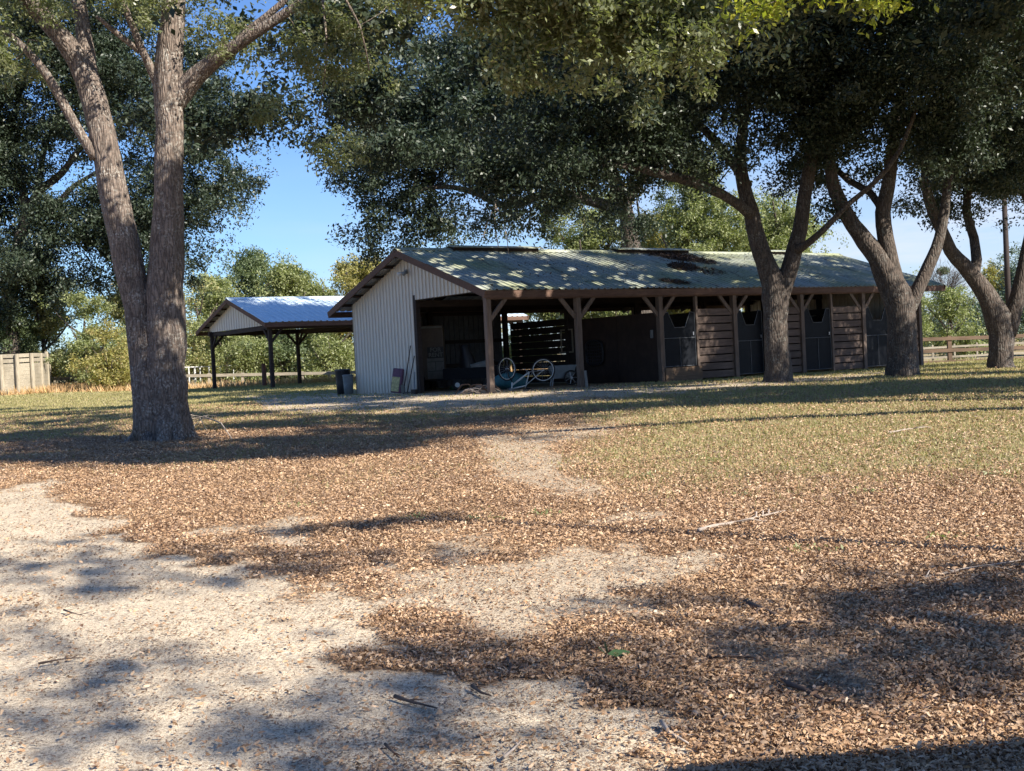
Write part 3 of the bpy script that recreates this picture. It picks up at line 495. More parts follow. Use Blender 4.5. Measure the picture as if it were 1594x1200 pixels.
make_tree('oak_tree', 'broad oak with a wide low V fork at the right edge by the fence', g4,
 [LM([(1558, 582, 32), (1558, 573, 26), (1558, 550, 22), (1559, 520, 23), (1552, 495, 24), (1538, 465, 18), (1522, 440, 16), (1500, 412, 14), (1480, 390, 12), (1462, 350, 11), (1445, 310, 10), (1440, 260, 8), (1455, 200, 6)], Y4),
  LM([(1568, 520, 16), (1580, 480, 15), (1590, 440, 14), (1600, 390, 13), (1612, 330, 12), (1625, 250, 10), (1640, 150, 7), (1650, 50, 5)], Y4),
  LM([(1515, 432, 10), (1520, 405, 10, .3), (1516, 370, 9, .6), (1505, 330, 8, .8), (1510, 280, 7, 1), (1530, 220, 6, 1), (1545, 150, 4, 1)], Y4),
  LM([(1612, 340, 8), (1580, 270, 6, .5), (1560, 220, 5, 1), (1575, 150, 4, 1)], Y4)],
 BL([(1540, 80, 110, 110, -1, 3), (1500, 220, 80, 80, 0, 2.5), (1580, 240, 70, 90, 0, 2.5), (1495, 330, 50, 35, .5, 1.2, .8), (1580, 340, 30, 30, 0, 1, .9), (1660, 150, 110, 160, 0, 3, .6), (1560, -90, 180, 110, -2, 4)], Y4),
 M['leaf_oak'], M['bark2'], .11, 670, 140, .44, G, ntw=320, seed=6)
# oak behind the barn
g5 = np.array([*at(1005, 480, 49)[:2], 0.1])
make_tree('oak_tree', 'oak standing behind the barn, its dark crown hanging over the gable', g5,
 [[(g5[0], g5[1], 0, .45), (*at(990, 420, 49), .4), (*at(980, 370, 49), .36), (*at(972, 320, 49), .3), (*at(940, 250, 48), .26), (*at(880, 200, 46), .2), (*at(800, 180, 45), .12)],
  [(*at(975, 330, 49), .26), (*at(930, 315, 47.5), .22), (*at(860, 300, 46), .18), (*at(790, 320, 45), .14), (*at(740, 300, 44), .12), (*at(690, 290, 43.5), .09), (*at(640, 300, 43), .05)],
  [(*at(880, 200, 46), .16), (*at(780, 130, 45), .14), (*at(700, 120, 44), .1), (*at(640, 160, 43), .06)], [(*at(972, 320, 49), .2), (*at(1030, 230, 49), .18), (*at(1090, 120, 49), .1)]],
 BL([(730, 170, 120, 85, 0, 3), (620, 240, 85, 60, -1, 2.5), (850, 110, 150, 90, 0, 4), (600, 330, 50, 50, -1.5, 1.5, .9), (640, 355, 60, 30, -1.5, 1.5, .9), (720, 345, 90, 32, -1, 2, .8), (830, 330, 90, 42, 0, 2, .6), (760, 230, 90, 60, -1, 2.5), (650, 170, 70, 60, 0, 2), (560, 260, 45, 30, -1, 1.2, .7), (950, 180, 130, 100, 1, 4), (700, 70, 100, 60, 0, 3, .7), (940, 330, 80, 50, 1, 2.5, .5)], 45),
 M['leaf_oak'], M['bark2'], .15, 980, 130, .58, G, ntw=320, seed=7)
# dark oak beyond the left stem
g0 = np.array([*at(20, 560, 70)[:2], .15])
make_tree('oak_tree', 'dark leafy oak behind the double stemmed oak on the far left', g0,
 [[(g0[0], g0[1], .05, .7), (*at(15, 480, 70), .42), (*at(25, 400, 70), .38), (*at(42, 340, 70), .34), (*at(60, 300, 70), .25), (*at(95, 270, 69), .2), (*at(140, 215, 68), .14), (*at(210, 170, 67), .08)],
  [(*at(45, 340, 70), .24), (*at(85, 320, 69), .18), (*at(115, 290, 68.5), .14), (*at(160, 262, 68), .08)], [(*at(40, 345, 70), .28), (*at(35, 290, 70), .22), (*at(20, 200, 70), .18), (*at(50, 80, 70), .1)], [(*at(60, 300, 70), .2), (*at(70, 230, 71), .16), (*at(110, 130, 71), .1)]],
 BL([(60, 150, 110, 100, 0, 3.5, .7), (160, 350, 110, 60, -1, 2.5), (40, 400, 100, 60, 0, 3), (260, 280, 100, 85, -1, 3), (310, 160, 60, 90, 0, 2.5), (200, 130, 110, 110, 0, 3, .7), (90, 20, 140, 90, 0, 3.5), (305, 375, 55, 40, -1, 1.5), (330, 300, 30, 40, -1, 1), (-60, 250, 90, 130, 0, 4), (230, 400, 70, 40, -1, 2), (30, 260, 60, 50, 0, 2, .5), (20, 460, 60, 50, 1, 2.5), (90, 450, 60, 30, 0, 2), (200, 470, 40, 25, 0, 2, .6)], 69),
 M['leaf_oak'], M['bark2'], 0.21, 1150, 120, 0.80, G, ntw=320, seed=8)
# oak outside the right edge and oaks behind the photographer: they shade the yard
def side_oak(x, y, h, rx, label, seed, ncl=420, leaf=.11, mat='leaf_oak'):
    z0 = float(gz(x, y)); b = np.array([x, y, z0]); lim = [[(x, y, z0-.1, .55), (x+.1, y, z0+1.5, .42), (x, y+.1, z0+h*.4, .36), (x-.2, y, z0+h*.6, .22), (x, y, z0+h*.85, .1)]]
    for k in range(5):
        a = k*1.26+seed; lim.append([(x, y, z0+h*(.3+.05*k), .2), (x+rx*.35*math.cos(a), y+rx*.35*math.sin(a), z0+h*.55, .14), (x+rx*.75*math.cos(a), y+rx*.75*math.sin(a), z0+h*.72, .06)])
    rr = np.random.default_rng(seed); bl = []
    for k in range(9):
        a = rr.random()*6.28; d = rx*.62*rr.random()**.5; bl.append(((x+d*math.cos(a), y+d*math.sin(a), z0+h*rr.uniform(.55, .9)), (rx*.5, rx*.5, h*.14), 1))
    make_tree('oak_tree', label, b, lim, bl, M[mat], M['bark2'], leaf, ncl, 80, .6, G, ntw=150, seed=seed)
side_oak(19.5, 38, 12, 6.0, 'oak standing beyond the right edge past the V forked oak', 22)
TB = [(60,850),(200,880),(350,872),(130,905),(480,884),(600,872),(20,880),(270,900),(100,1010),(60,1060),(250,1040),(150,1120),(350,1120),(500,1060),(600,1110),(700,1040),(450,1170),(20,1150),(1150,930),(1250,950),(1350,930),(1200,1000),(1300,1010),(1400,980),(1500,950),(1560,1000),(1450,1040),(1100,1060),(1580,930),(1540,900),(1380,1060),(850,1060),(780,1110)]
bb = []; xB, yB = 15.5, .6; zB = float(gz(xB, yB))
for i_, t_ in enumerate(TB):
    G_ = onground(*t_); hh = 8.0+1.1*math.sin(i_*2.1); k_ = hh/sdir.z; bb.append(((G_[0]+sdir.x*k_, G_[1]+sdir.y*k_, G_[2]+hh), (.8, .22, .22), 1))
make_tree('oak_tree', 'oak standing behind the photographer that dapples the foreground', (xB, yB, zB),
 [[(xB, yB, zB-.1, .5), (xB, yB, zB+2, .4), (xB-.4, yB-.3, zB+5, .3), (xB-1.5, yB-.8, zB+8, .2)], [(xB-.2, yB, zB+4, .25), (13, 0, 6.6, .10), (11.5, -.6, 7.4, .05)], [(xB-.4, yB, zB+4.6, .25), (12.6, .4, 7, .10), (11, .6, 7.6, .05)]],
 bb, M['leaf_oak'], M['bark2'], .075, 330, 30, .13, 'broad oaks around the barn', ntw=40, seed=78, clump=4.6)
# trees in the background
def bgtree(px, pytop, pybase, Y, wpx, mat, label, name='bushy_tree', seed=0, ncl=None, leaf=None, dens=1.0, group='trees along the far side of the field', trunkh=.3, per=60):
    x, _, ztop = at(px, pytop, Y); z0 = float(gz(x, Y)); h = max(1.5, ztop-z0); rx = wpx/2/F_PX*Y; rr = np.random.default_rng(seed+500); leaf = leaf or .0024*Y
    lim = [[(x, Y, z0-.05, h*.028+.02), (x+rr.normal(0, .1), Y, z0+h*.3, h*.022+.01), (x+rr.normal(0, .25), Y, z0+h*.6, h*.014), (x, Y, z0+h*.78, h*.004)]]
    for k in range(6):
        a = k*1.05+rr.random(); z1 = z0+h*rr.uniform(.2, .55); lim.append([(x, Y, z1, h*.012), (x+rx*.5*math.cos(a), Y+rx*.5*math.sin(a), z1+h*.15, h*.008), (x+rx*.8*math.cos(a), Y+rx*.8*math.sin(a), z1+h*.28, h*.003)])
    bl = []
    for k in range(13):
        f = rr.uniform(trunkh, .9); wd = rx*(1-.55*max(0, (f-.45)/.55)**1.4)*(.75+.25*min(1, f/.4)); a = rr.random()*6.28; d = wd*.55*rr.random()**.5
        bl.append(((x+d*math.cos(a), Y+d*math.sin(a), z0+h*f), (wd*.6, wd*.6, h*rr.uniform(.09, .16)), 1.))
    area = rx*2*h; ncl = ncl or int(np.clip(area*4.6*dens, 80, 560)); cr = .0085*Y*.75
    make_tree(name, label, (x, Y, z0), lim, bl, M[mat], M['bark2'], leaf, ncl, per, cr, group, ntw=60, seed=seed, sides=8)
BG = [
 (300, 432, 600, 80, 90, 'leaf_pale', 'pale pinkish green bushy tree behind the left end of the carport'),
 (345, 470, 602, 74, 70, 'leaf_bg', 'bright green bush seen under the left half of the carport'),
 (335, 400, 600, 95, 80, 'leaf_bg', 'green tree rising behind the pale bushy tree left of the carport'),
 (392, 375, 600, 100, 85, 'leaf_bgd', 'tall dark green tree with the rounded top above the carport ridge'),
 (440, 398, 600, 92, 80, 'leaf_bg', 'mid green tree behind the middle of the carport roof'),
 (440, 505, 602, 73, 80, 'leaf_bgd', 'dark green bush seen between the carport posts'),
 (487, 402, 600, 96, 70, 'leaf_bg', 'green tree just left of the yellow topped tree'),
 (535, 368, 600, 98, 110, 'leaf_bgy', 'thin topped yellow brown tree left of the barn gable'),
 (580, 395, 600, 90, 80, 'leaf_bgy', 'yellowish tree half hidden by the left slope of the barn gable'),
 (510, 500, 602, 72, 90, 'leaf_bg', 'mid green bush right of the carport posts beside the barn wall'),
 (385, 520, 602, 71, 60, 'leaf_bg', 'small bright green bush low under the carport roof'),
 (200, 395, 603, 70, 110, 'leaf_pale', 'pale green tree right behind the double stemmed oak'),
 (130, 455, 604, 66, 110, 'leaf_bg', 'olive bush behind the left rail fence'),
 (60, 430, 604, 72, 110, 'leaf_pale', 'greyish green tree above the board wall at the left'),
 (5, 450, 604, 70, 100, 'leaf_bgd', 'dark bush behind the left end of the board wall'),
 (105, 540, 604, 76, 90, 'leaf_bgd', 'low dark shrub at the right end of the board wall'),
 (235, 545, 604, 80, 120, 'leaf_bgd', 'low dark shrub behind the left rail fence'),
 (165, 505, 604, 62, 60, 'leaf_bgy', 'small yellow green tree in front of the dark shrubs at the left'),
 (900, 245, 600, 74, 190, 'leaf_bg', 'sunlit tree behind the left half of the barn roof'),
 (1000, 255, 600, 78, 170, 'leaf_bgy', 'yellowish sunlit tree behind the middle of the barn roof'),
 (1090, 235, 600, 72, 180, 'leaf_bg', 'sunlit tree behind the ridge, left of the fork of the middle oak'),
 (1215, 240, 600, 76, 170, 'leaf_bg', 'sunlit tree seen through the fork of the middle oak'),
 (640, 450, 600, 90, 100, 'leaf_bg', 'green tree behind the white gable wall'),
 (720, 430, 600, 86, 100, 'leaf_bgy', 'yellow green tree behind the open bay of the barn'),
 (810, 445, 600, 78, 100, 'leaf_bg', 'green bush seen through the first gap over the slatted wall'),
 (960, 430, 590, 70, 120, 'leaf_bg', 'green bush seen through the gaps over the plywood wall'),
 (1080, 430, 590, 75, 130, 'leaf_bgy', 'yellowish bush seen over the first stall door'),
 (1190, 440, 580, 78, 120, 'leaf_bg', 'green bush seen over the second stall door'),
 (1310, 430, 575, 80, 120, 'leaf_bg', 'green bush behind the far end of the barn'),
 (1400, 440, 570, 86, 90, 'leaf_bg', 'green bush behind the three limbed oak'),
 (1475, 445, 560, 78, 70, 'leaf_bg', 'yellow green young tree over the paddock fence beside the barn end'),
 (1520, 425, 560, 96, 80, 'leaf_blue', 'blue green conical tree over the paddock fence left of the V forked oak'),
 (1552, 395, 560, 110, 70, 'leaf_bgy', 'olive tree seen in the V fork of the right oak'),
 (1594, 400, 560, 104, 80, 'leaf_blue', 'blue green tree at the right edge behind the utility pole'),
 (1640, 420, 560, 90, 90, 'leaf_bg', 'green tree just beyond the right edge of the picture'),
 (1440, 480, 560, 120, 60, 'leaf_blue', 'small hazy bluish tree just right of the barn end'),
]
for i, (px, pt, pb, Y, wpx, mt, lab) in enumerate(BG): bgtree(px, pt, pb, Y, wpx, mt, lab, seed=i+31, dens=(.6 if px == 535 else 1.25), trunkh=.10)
# bare tree with ball of mistletoe
xb, Yb = at(1467, 400, 120)[0], 120.; zb = float(gz(xb, Yb)); zt = at(1467, 392, 120)[2]; root = empty('bare_tree', (xb, Yb, zb), 0, 'leafless grey tree with a round dark clump in its twigs by the barn end', 'tree'); mb = MB(); rr = random.Random(5)
def twig(p, d, ln, r, lv):
    q = p+d*ln; mb.tube([p, (p+q)/2+Vector((rr.gauss(0, .05*ln), 0, 0)), q], [r, r*.8, r*.6], 5, False)
    if lv:
        for k in range(4 if lv > 1 else 3):
            nd = (d+Vector((rr.gauss(0, .5), rr.gauss(0, .5), rr.gauss(.1, .25)))).normalized(); twig(p+d*ln*rr.uniform(.45, 1), nd, ln*rr.uniform(.55, .8), r*.55, lv-1)
H_ = zt-zb
for k in range(3): twig(Vector((k*.3-.3, 0, 0)), Vector((rr.gauss(0, .12), 0, 1)).normalized(), H_*.38, .10, 5)
mb.build('trunk', M['bark2'], root)
n = 1500; u = rng.normal(size=(n, 3)); u /= np.linalg.norm(u, axis=1)[:, None]; u *= (rng.random(n)**.4)[:, None]*np.array([.7, .7, .45]); c = at(1468, 422, 120)-np.array([xb, Yb, zb])
scatter('mistletoe_clump', LEAF1, u+c, rotmats(rng.random(n)*6.28, rng.normal(0, .6, n), rng.normal(0, .8, n)), rng.uniform(.1, .2, n), M['leaf_bgd'], root)

# ------------------------------------------------------------------ buildings
def on_slope(px, py, o, yaw, ze, k):
    """ray hits the near roof slope: returns local s,t,z"""
    a = np.array([math.cos(yaw), math.sin(yaw)]); b = np.array([-math.sin(yaw), math.cos(yaw)]); d = ray(px, py)
    # CAM_H + d2*m = ze + k*((d.xy*m - o).b)
    m = (ze-k*(np.array(o)@b)-CAM_H)/(d[2]-k*(d[:2]@b)); P = d[:2]*m-np.array(o); return P@a, P@b, CAM_H+d[2]*m
def roof_shape(root, Lr, W, ze, zr, mat, rib, npurl):
    sl = (zr-ze)/(W/2); rr = random.Random(3)
    st_ = []; x = 0
    while x < Lr-.01: st_ += [(x, 0), (x+rib*.60, 0), (x+rib*.68, .032), (x+rib*.90, .032)]; x += rib
    st_.append((Lr, 0))
    for side in (0, 1):
        pass
    mb = MB(); nt_ = 9
    for side in (0, 1):
        b = len(mb.v)
        for (s, h) in st_:
            for j in range(nt_):
                t = (W/2+.0)*j/(nt_-1); sag = .012*math.sin(s*1.3+t)+.01*math.sin(s*.31+2*t); mb.v.append((min(s, Lr), t if side == 0 else W-t, ze+sl*t+h+sag))
        for i in range(len(st_)-1):
            for j in range(nt_-1):
                q = (b+i*nt_+j, b+(i+1)*nt_+j, b+(i+1)*nt_+j+1, b+i*nt_+j+1); mb.f.append(q if side == 0 else q[::-1])
    ro = mb.build('roof', mat, root); so_ = ro.modifiers.new('s', 'SOLIDIFY'); so_.thickness = .006; so_.offset = -1; ro.data.materials.append(M['galv']); so_.material_offset = 1; so_.material_offset_rim = 0
    cap = MB(); cap.prism([(W/2-.17, zr-.04), (W/2, zr+.045), (W/2+.17, zr-.04), (W/2+.17, zr-.02), (W/2, zr+.065), (W/2-.17, zr-.02)][::-1], lambda u, v, d: (d, u, v), -.01, Lr+.01); cap.build('ridge_cap', mat, ro)
    f = MB(); f.b2(.03, Lr-.03, .005, .045, ze-.2, ze-.012); f.build('fascia', M['beam'], ro)
    f = MB(); f.b2(.03, Lr-.03, W-.045, W-.005, ze-.2, ze-.012); f.build('fascia', M['beam'], ro)
    for s in (.02, Lr-.02):
        for side in (0, 1):
            f = MB(); e = lambda t: t if side == 0 else W-t; f.bar((s, e(-.02), ze-.105), (s, e(W/2-.003), zr-.105), .045, .19); f.build('rake_board', M['beam'], ro)
    pu = MB()
    for side in (0, 1):
        for j in range(1, npurl+1):
            t = (W/2)*j/(npurl+.4); e = t if side == 0 else W-t; pu.b2(.045, Lr-.045, e-.02, e+.02, ze+sl*t-.13, ze+sl*t-.035)
    pu.build('purlins', M['darkwood'], ro); return ro, sl
def siding(name, root, plane, at_, u0, u1, zb, zt, flip=1, step=.2, mat=None):
    """vertical ribbed sheet; plane 's' at s=at_ running along t, or 't' at t=at_ running along s"""
    us = []; u = u0
    while u < u1-.005: us += [(u, 0), (u+step*.74, 0), (u+step*.79, .034), (u+step*.95, .034)]; u += step
    us = [(min(a, u1), h) for a, h in us]+[(u1, 0)]; mb = MB(); n = len(us)
    for d in (0, .012):
        for (u, h) in us:
            x = at_-flip*h+flip*d
            for z in (zb(u), zt(u)): mb.v.append((x, u, z) if plane == 's' else (u, x, z))
    for l in (0, 1):
        for i in range(n-1):
            b = l*2*n+2*i; q = (b, b+1, b+3, b+2); mb.f.append(q if (l == 0) else q[::-1])
    return mb.build(name, mat or M['siding'], root)
# --- horse barn
barn = empty('horse_barn', (BA[0], BA[1], 0), BYAW, 'long open fronted horse barn with mossy metal roof and white gable wall', 'barn')
BL_, BW_, ZE, ZR = 19.78, 9.304, 2.714, 4.268
roof, SLP = roof_shape(barn, BL_, BW_, ZE, ZR, M['roof'], .23, 6)
rz_ = lambda t: ZE+SLP*min(t, BW_-t)
def gl(s, t): return float(gz(BA[0]+Ba[0]*s+Bb[0]*t, BA[1]+Ba[1]*s+Bb[1]*t))
for px0, px1 in ((702, 832), (956, 1066), (1184, 1226)):
    fs = []
    for px in (px0, px1):
        best = min(np.linspace(0, BL_, 400), key=lambda s: abs(toimg(np.array(BA[0]+Ba[0]*s+Bb[0]*BW_/2), np.array(BA[1]+Ba[1]*s+Bb[1]*BW_/2), np.array(ZR))[0]-px)); fs.append(best)
    v = MB(); v.b2(fs[0], fs[1], BW_/2-.2, BW_/2+.2, ZR-.03, ZR+.085); vv = v.build('ridge_vent', M['darkwood'], roof)
    v = MB(); v.prism([(BW_/2-.30, ZR+.06), (BW_/2, ZR+.13), (BW_/2+.30, ZR+.06), (BW_/2+.30, ZR+.085), (BW_/2, ZR+.155), (BW_/2-.30, ZR+.085)][::-1], lambda u, v_, d: (d, u, v_), fs[0]-.05, fs[1]+.05); v.build('ridge_vent_cap', M['roof'], roof)
TC, TO, SG = 8.4, 4.5, .45
g = siding('gable_wall', barn, 's', SG, .34, TC, lambda t: 2.76 if t < TO-.01 else gl(SG, t)-.02, lambda t: rz_(t)-.15)
siding('gable_wall', barn, 's', 18.55, .34, TC, lambda t: gl(18.5, t), lambda t: rz_(t)-.15, -1)
siding('back_wall', barn, 't', TC, SG+.015, 6.2, lambda s: gl(s, TC), lambda s: 2.55, -1, .2, m_plain('shade_grey_wall_sheet', (.085, .088, .095), .7))  # white sheet greyed: the dimness inside the barn is put into its colour
b = MB(); b.b2(SG-.015, SG+.13, TO-.16, TO+.0, gl(SG, TO)-.05, 2.9); b.build('door_post', M['darkwood'], barn)
b = MB(); b.b2(SG+.02, SG+.07, .35, TO-.17, 2.74, 2.9); b.build('header', M['darkwood'], barn)
b = MB()
for z in (.75, 1.55, 2.5): b.b2(SG+.1, 6.2, TC-.07, TC-.022, z-.06, z+.06)
b.build('girts', M['darkwood'], barn)
# floodlight on the gable
fl = MB(); fl.box((SG-.05, 4.75, 3.62), (.06, .13, .13)); fo = fl.build('floodlight', M['grey'], barn, bev=.01)
for dt in (-.13, .12):
    m_ = MB(); m_.tube([(SG-.08, 4.75+dt*.4, 3.62), (SG-.14, 4.75+dt*1.1, 3.59), (SG-.24, 4.75+dt*1.35, 3.55)], [.025, .04, .07], 12); m_.build('lamp_head', M['white'] if dt > 0 else M['grey'], fo, True)
PS = [.172+3.05*k for k in range(7)]
def post(s, t, zt, w_=.155, mat='post', name='post'):
    m_ = MB(); z0 = gl(s, t)-.06; m_.box((s, t, (z0+zt)/2), (w_, w_, zt-z0), 0, random.uniform(-.004, .004), random.uniform(-.004, .004)); return m_.build(name, M[mat], barn, bev=.008)
for k, s in enumerate(PS):
    s_ = s if k else .20
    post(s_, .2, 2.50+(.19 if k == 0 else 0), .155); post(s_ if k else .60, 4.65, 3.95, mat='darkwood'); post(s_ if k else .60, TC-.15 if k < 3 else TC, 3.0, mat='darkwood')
    for sg in (-1, 1):
        if (k == 0 and sg < 0) or (k == 6 and sg > 0): continue
        m_ = MB(); m_.bar((s_+sg*.06, .2, 1.92), (s_+sg*.60, .2, 2.50), .06, .11); m_.build('brace', M['post'], barn)
    if k:
        m_ = MB()
        for side in (0, 1):
            e = (lambda t: t) if side == 0 else (lambda t: BW_-t)
            m_.bar((s_+.11, e(.1), rz_(.1)-.24), (s_+.11, e(BW_/2), ZR-.24), .05, .2)
        m_.build('rafters', M['darkwood'], barn)
b = MB(); b.b2(.12, 18.6, .10, .15, 2.48, 2.66); b.b2(.12, 18.6, .25, .30, 2.48, 2.66); b.build('eave_beam', M['beam'], barn)
b = MB(); b.b2(.60, 18.5, TC-.30, TC-.24, 2.58, 2.80); b.build('back_beam', M['darkwood'], barn)
b = MB(); b.b2(.60, 18.5, 4.5, 4.56, 2.55, 2.75); b.build('centre_beam', M['darkwood'], barn)
# white sheathing at the right end of the machine bay
# partition between the open bays and the stalls
s6 = PS[2]
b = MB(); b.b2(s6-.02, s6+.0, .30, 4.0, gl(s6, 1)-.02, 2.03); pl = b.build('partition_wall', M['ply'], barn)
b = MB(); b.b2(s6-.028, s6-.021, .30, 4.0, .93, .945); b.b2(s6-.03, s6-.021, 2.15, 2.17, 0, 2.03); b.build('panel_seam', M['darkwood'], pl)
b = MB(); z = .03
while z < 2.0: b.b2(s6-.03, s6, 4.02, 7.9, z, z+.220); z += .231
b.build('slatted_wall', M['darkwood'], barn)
b = MB(); b.b2(s6-.06, s6-.035, 4.35, 4.40, .98, 1.75); b.b2(s6-.06, s6-.035, 4.95, 5.0, .98, 1.75); b.b2(s6-.06, s6-.035, 4.4, 4.95, 1.71, 1.75); b.b2(s6-.06, s6-.035, 4.4, 5.1, .98, 1.02); b.build('hanging_frame', M['fence'], barn)
b = MB(); b.b2(s6-.05, s6-.021, .48, .60, 1.28, 1.52); b.build('outlet_box', M['steel'], barn, bev=.008)
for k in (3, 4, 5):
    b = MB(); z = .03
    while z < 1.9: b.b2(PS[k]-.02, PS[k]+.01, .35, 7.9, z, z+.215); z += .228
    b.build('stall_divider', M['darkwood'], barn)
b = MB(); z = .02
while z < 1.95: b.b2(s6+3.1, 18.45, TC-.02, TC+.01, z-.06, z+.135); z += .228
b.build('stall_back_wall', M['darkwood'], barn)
# stall fronts
for k in range(2, 6):
    s0 = PS[k]+.09; s1 = PS[k]+1.40; s2 = PS[k+1]-.085; zb = gl(s0, .2); m_ = MB(); m_.b2(s1, s1+.09, .14, .24, zb-.05, 2.5); m_.build('jamb_post', M['post'], barn)
    m_ = MB(); z = zb+.04; i = 0
    while z < 2.0:
        m_.box(((s1+.09+s2)/2, .2, z+.1), (s2-s1-.092, .028, .2), 0, random.uniform(-.02, .02), random.uniform(-.006, .006)); z += .236; i += 1
    m_.build('slatted_panel', M['board'], barn)
    lo = zb+(.44 if k == 2 else .10); hi = 2.02; W_ = s1-s0-.06; x0 = s0+.03; ang = (0, .12, 0, 0)[k-2]
    dr = empty('stall_door', (x0, .2, 0)); dr.parent = barn; dr.rotation_euler = (0, 0, ang); cut = [(0, lo), (W_, lo), (W_, hi-.03), (W_*.86, hi), (W_*.68, hi-.46), (W_*.34, hi-.46), (W_*.15, hi), (0, hi-.03)]
    m_ = MB(); m_.prism(cut, lambda u, v, d: (u, d, v), .012, -.012); m_.build('door_panel', M['door'], dr)
    m_ = MB(); pt = [(u, -.02, v) for u, v in cut]
    for p, q in zip(pt, pt[1:]+pt[:1]): m_.tube([p, q], .0095, 6)
    zm = lo+(hi-lo)*.52; m_.tube([(0, -.02, zm), (W_, -.02, zm)], .010, 6); m_.tube([(W_*.5, -.02, lo), (W_*.5, -.02, zm)], .008, 6); m_.build('door_frame', M['tubeframe'], dr)
    m_ = MB(); m_.box((W_*.93, -.035, zm+.12), (.04, .03, .10)); m_.build('latch', M['steel'], dr)
    if k == 2: m_ = MB(); m_.b2(s0-.05, s1+.12, .09, .125, zb-.02, zb+.41); m_.build('kick_board', M['rail'], barn)
# leaf piles lying on the roof
P = []
for cx, cy, rx, ry, n in ((1060, 402, 34, 5, 2600), (1063, 417, 24, 6, 2200), (1098, 408, 18, 4, 500), (1050, 440, 26, 3, 500), (1105, 424, 26, 5, 380), (1020, 397, 14, 3, 300), (880, 415, 130, 26, 260), (1150, 415, 130, 22, 260)):
    for _ in range(n):
        a = random.random()*6.283; r_ = random.random()**.6; s, t, z = on_slope(cx+rx*r_*math.cos(a), cy+ry*r_*math.sin(a)+rx*.12*r_*math.cos(a), BA, BYAW, ZE, SLP)
        if .1 < s < BL_-.1 and .05 < t < BW_/2: P.append((*(BA+Ba*s+Bb*t), z+.03+random.random()*.03))
P = np.array(P); m = len(P)
q = m_leaf('rotting_roof_leaf', [(.075, .045, .03), (.12, .075, .045), (.05, .035, .025), (.16, .10, .06)], .8, 0)
tag(scatter('roof_leaf_litter', LEAF2, P, rotmats(rng.random(m)*6.28, rng.normal(0, .4, m)+0, rng.normal(0, .4, m)), np.stack([rng.uniform(.06, .12, m)]*3, 1), q), 'dark rotting leaves heaped in patches on the metal barn roof', 'leaf litter', kind='stuff')
# --- carport
cp = empty('carport', (-10.37, 50.0, 0), BYAW, 'open carport with blue grey metal roof behind the left side of the barn', 'carport')
CL, CW, CZE, CZR = 13.8, 8.4, 2.95, 4.25
r2, s2_ = roof_shape(cp, CL, CW, CZE, CZR, M['roof2'], .30, 5)
siding('gable_panel', cp, 's', .35, .75, 7.35, lambda t: 2.86-.0*t, lambda t: CZE+s2_*min(t, CW-t)-.16, 1, .3)
siding('gable_panel', cp, 's', CL-.35, .75, 7.35, lambda t: 2.86, lambda t: CZE+s2_*min(t, CW-t)-.16, -1, .3)
for s in (.35, 4.75, 9.15, 13.4):
    for t in (.3, 7.2):
        p = BA*0+np.array([-10.37, 50.])+Ba*s+Bb*t; z0 = float(gz(*p)); m_ = MB(); m_.box((s, t, (z0-.05+2.72)/2), (.15, .15, 2.72-z0+.05)); m_.build('post', M['darkwood'], cp)
        for ds, dt in ((.55, 0), (-.55, 0), (0, .6 if t < 1 else -.6)):
            if (s < 1 and ds < 0) or (s > 13 and ds > 0): continue
            m_ = MB(); m_.bar((s+ds*.1, t+dt*.1, 2.12), (s+ds, t+dt, 2.68), .07, .1); m_.build('brace', M['darkwood'], cp)
m_ = MB(); m_.b2(.2, CL-.2, .22, .38, 2.66, 2.88); m_.b2(.2, CL-.2, 7.12, 7.28, 2.66, 2.88); m_.build('eave_beams', M['darkwood'], cp)
m_ = MB()
for s in (.35, 4.75, 9.15, 13.4): m_.b2(s+.02, s+.12, .39, 7.11, 2.66, 2.84)
m_.build('tie_beams', M['darkwood'], cp)
# --- the house behind the photographer throws the straight edged shadow in the corner
hs = empty('house', (8.2, -3.35, float(gz(8.2, -3.35))), R(5), 'cream house with grey shingle roof behind the photographer', 'house')
m_ = MB(); m_.b2(-4.6, 5, -4.6, 5.0, -.1, 2.6); hw = m_.build('wall', M['wallpaint'], hs)
m_ = MB(); m_.prism([(-5.3, 2.55), (5.75, 2.55), (5.75, 2.75), (0, 4.4), (-5.3, 2.7)], lambda u, v, d: (d, u, v), -5.2, 5.6); m_.build('roof', M['shingle'], hs)
for x in (-2.6, 1.6): m_ = MB(); m_.b2(x-.6, x+.6, 4.98, 5.04, .9, 2.1); wf = m_.build('window', M['white'], hs); m_ = MB(); m_.b2(x-.53, x+.53, 5.042, 5.05, .97, 2.03); m_.build('pane', M['black'], wf)
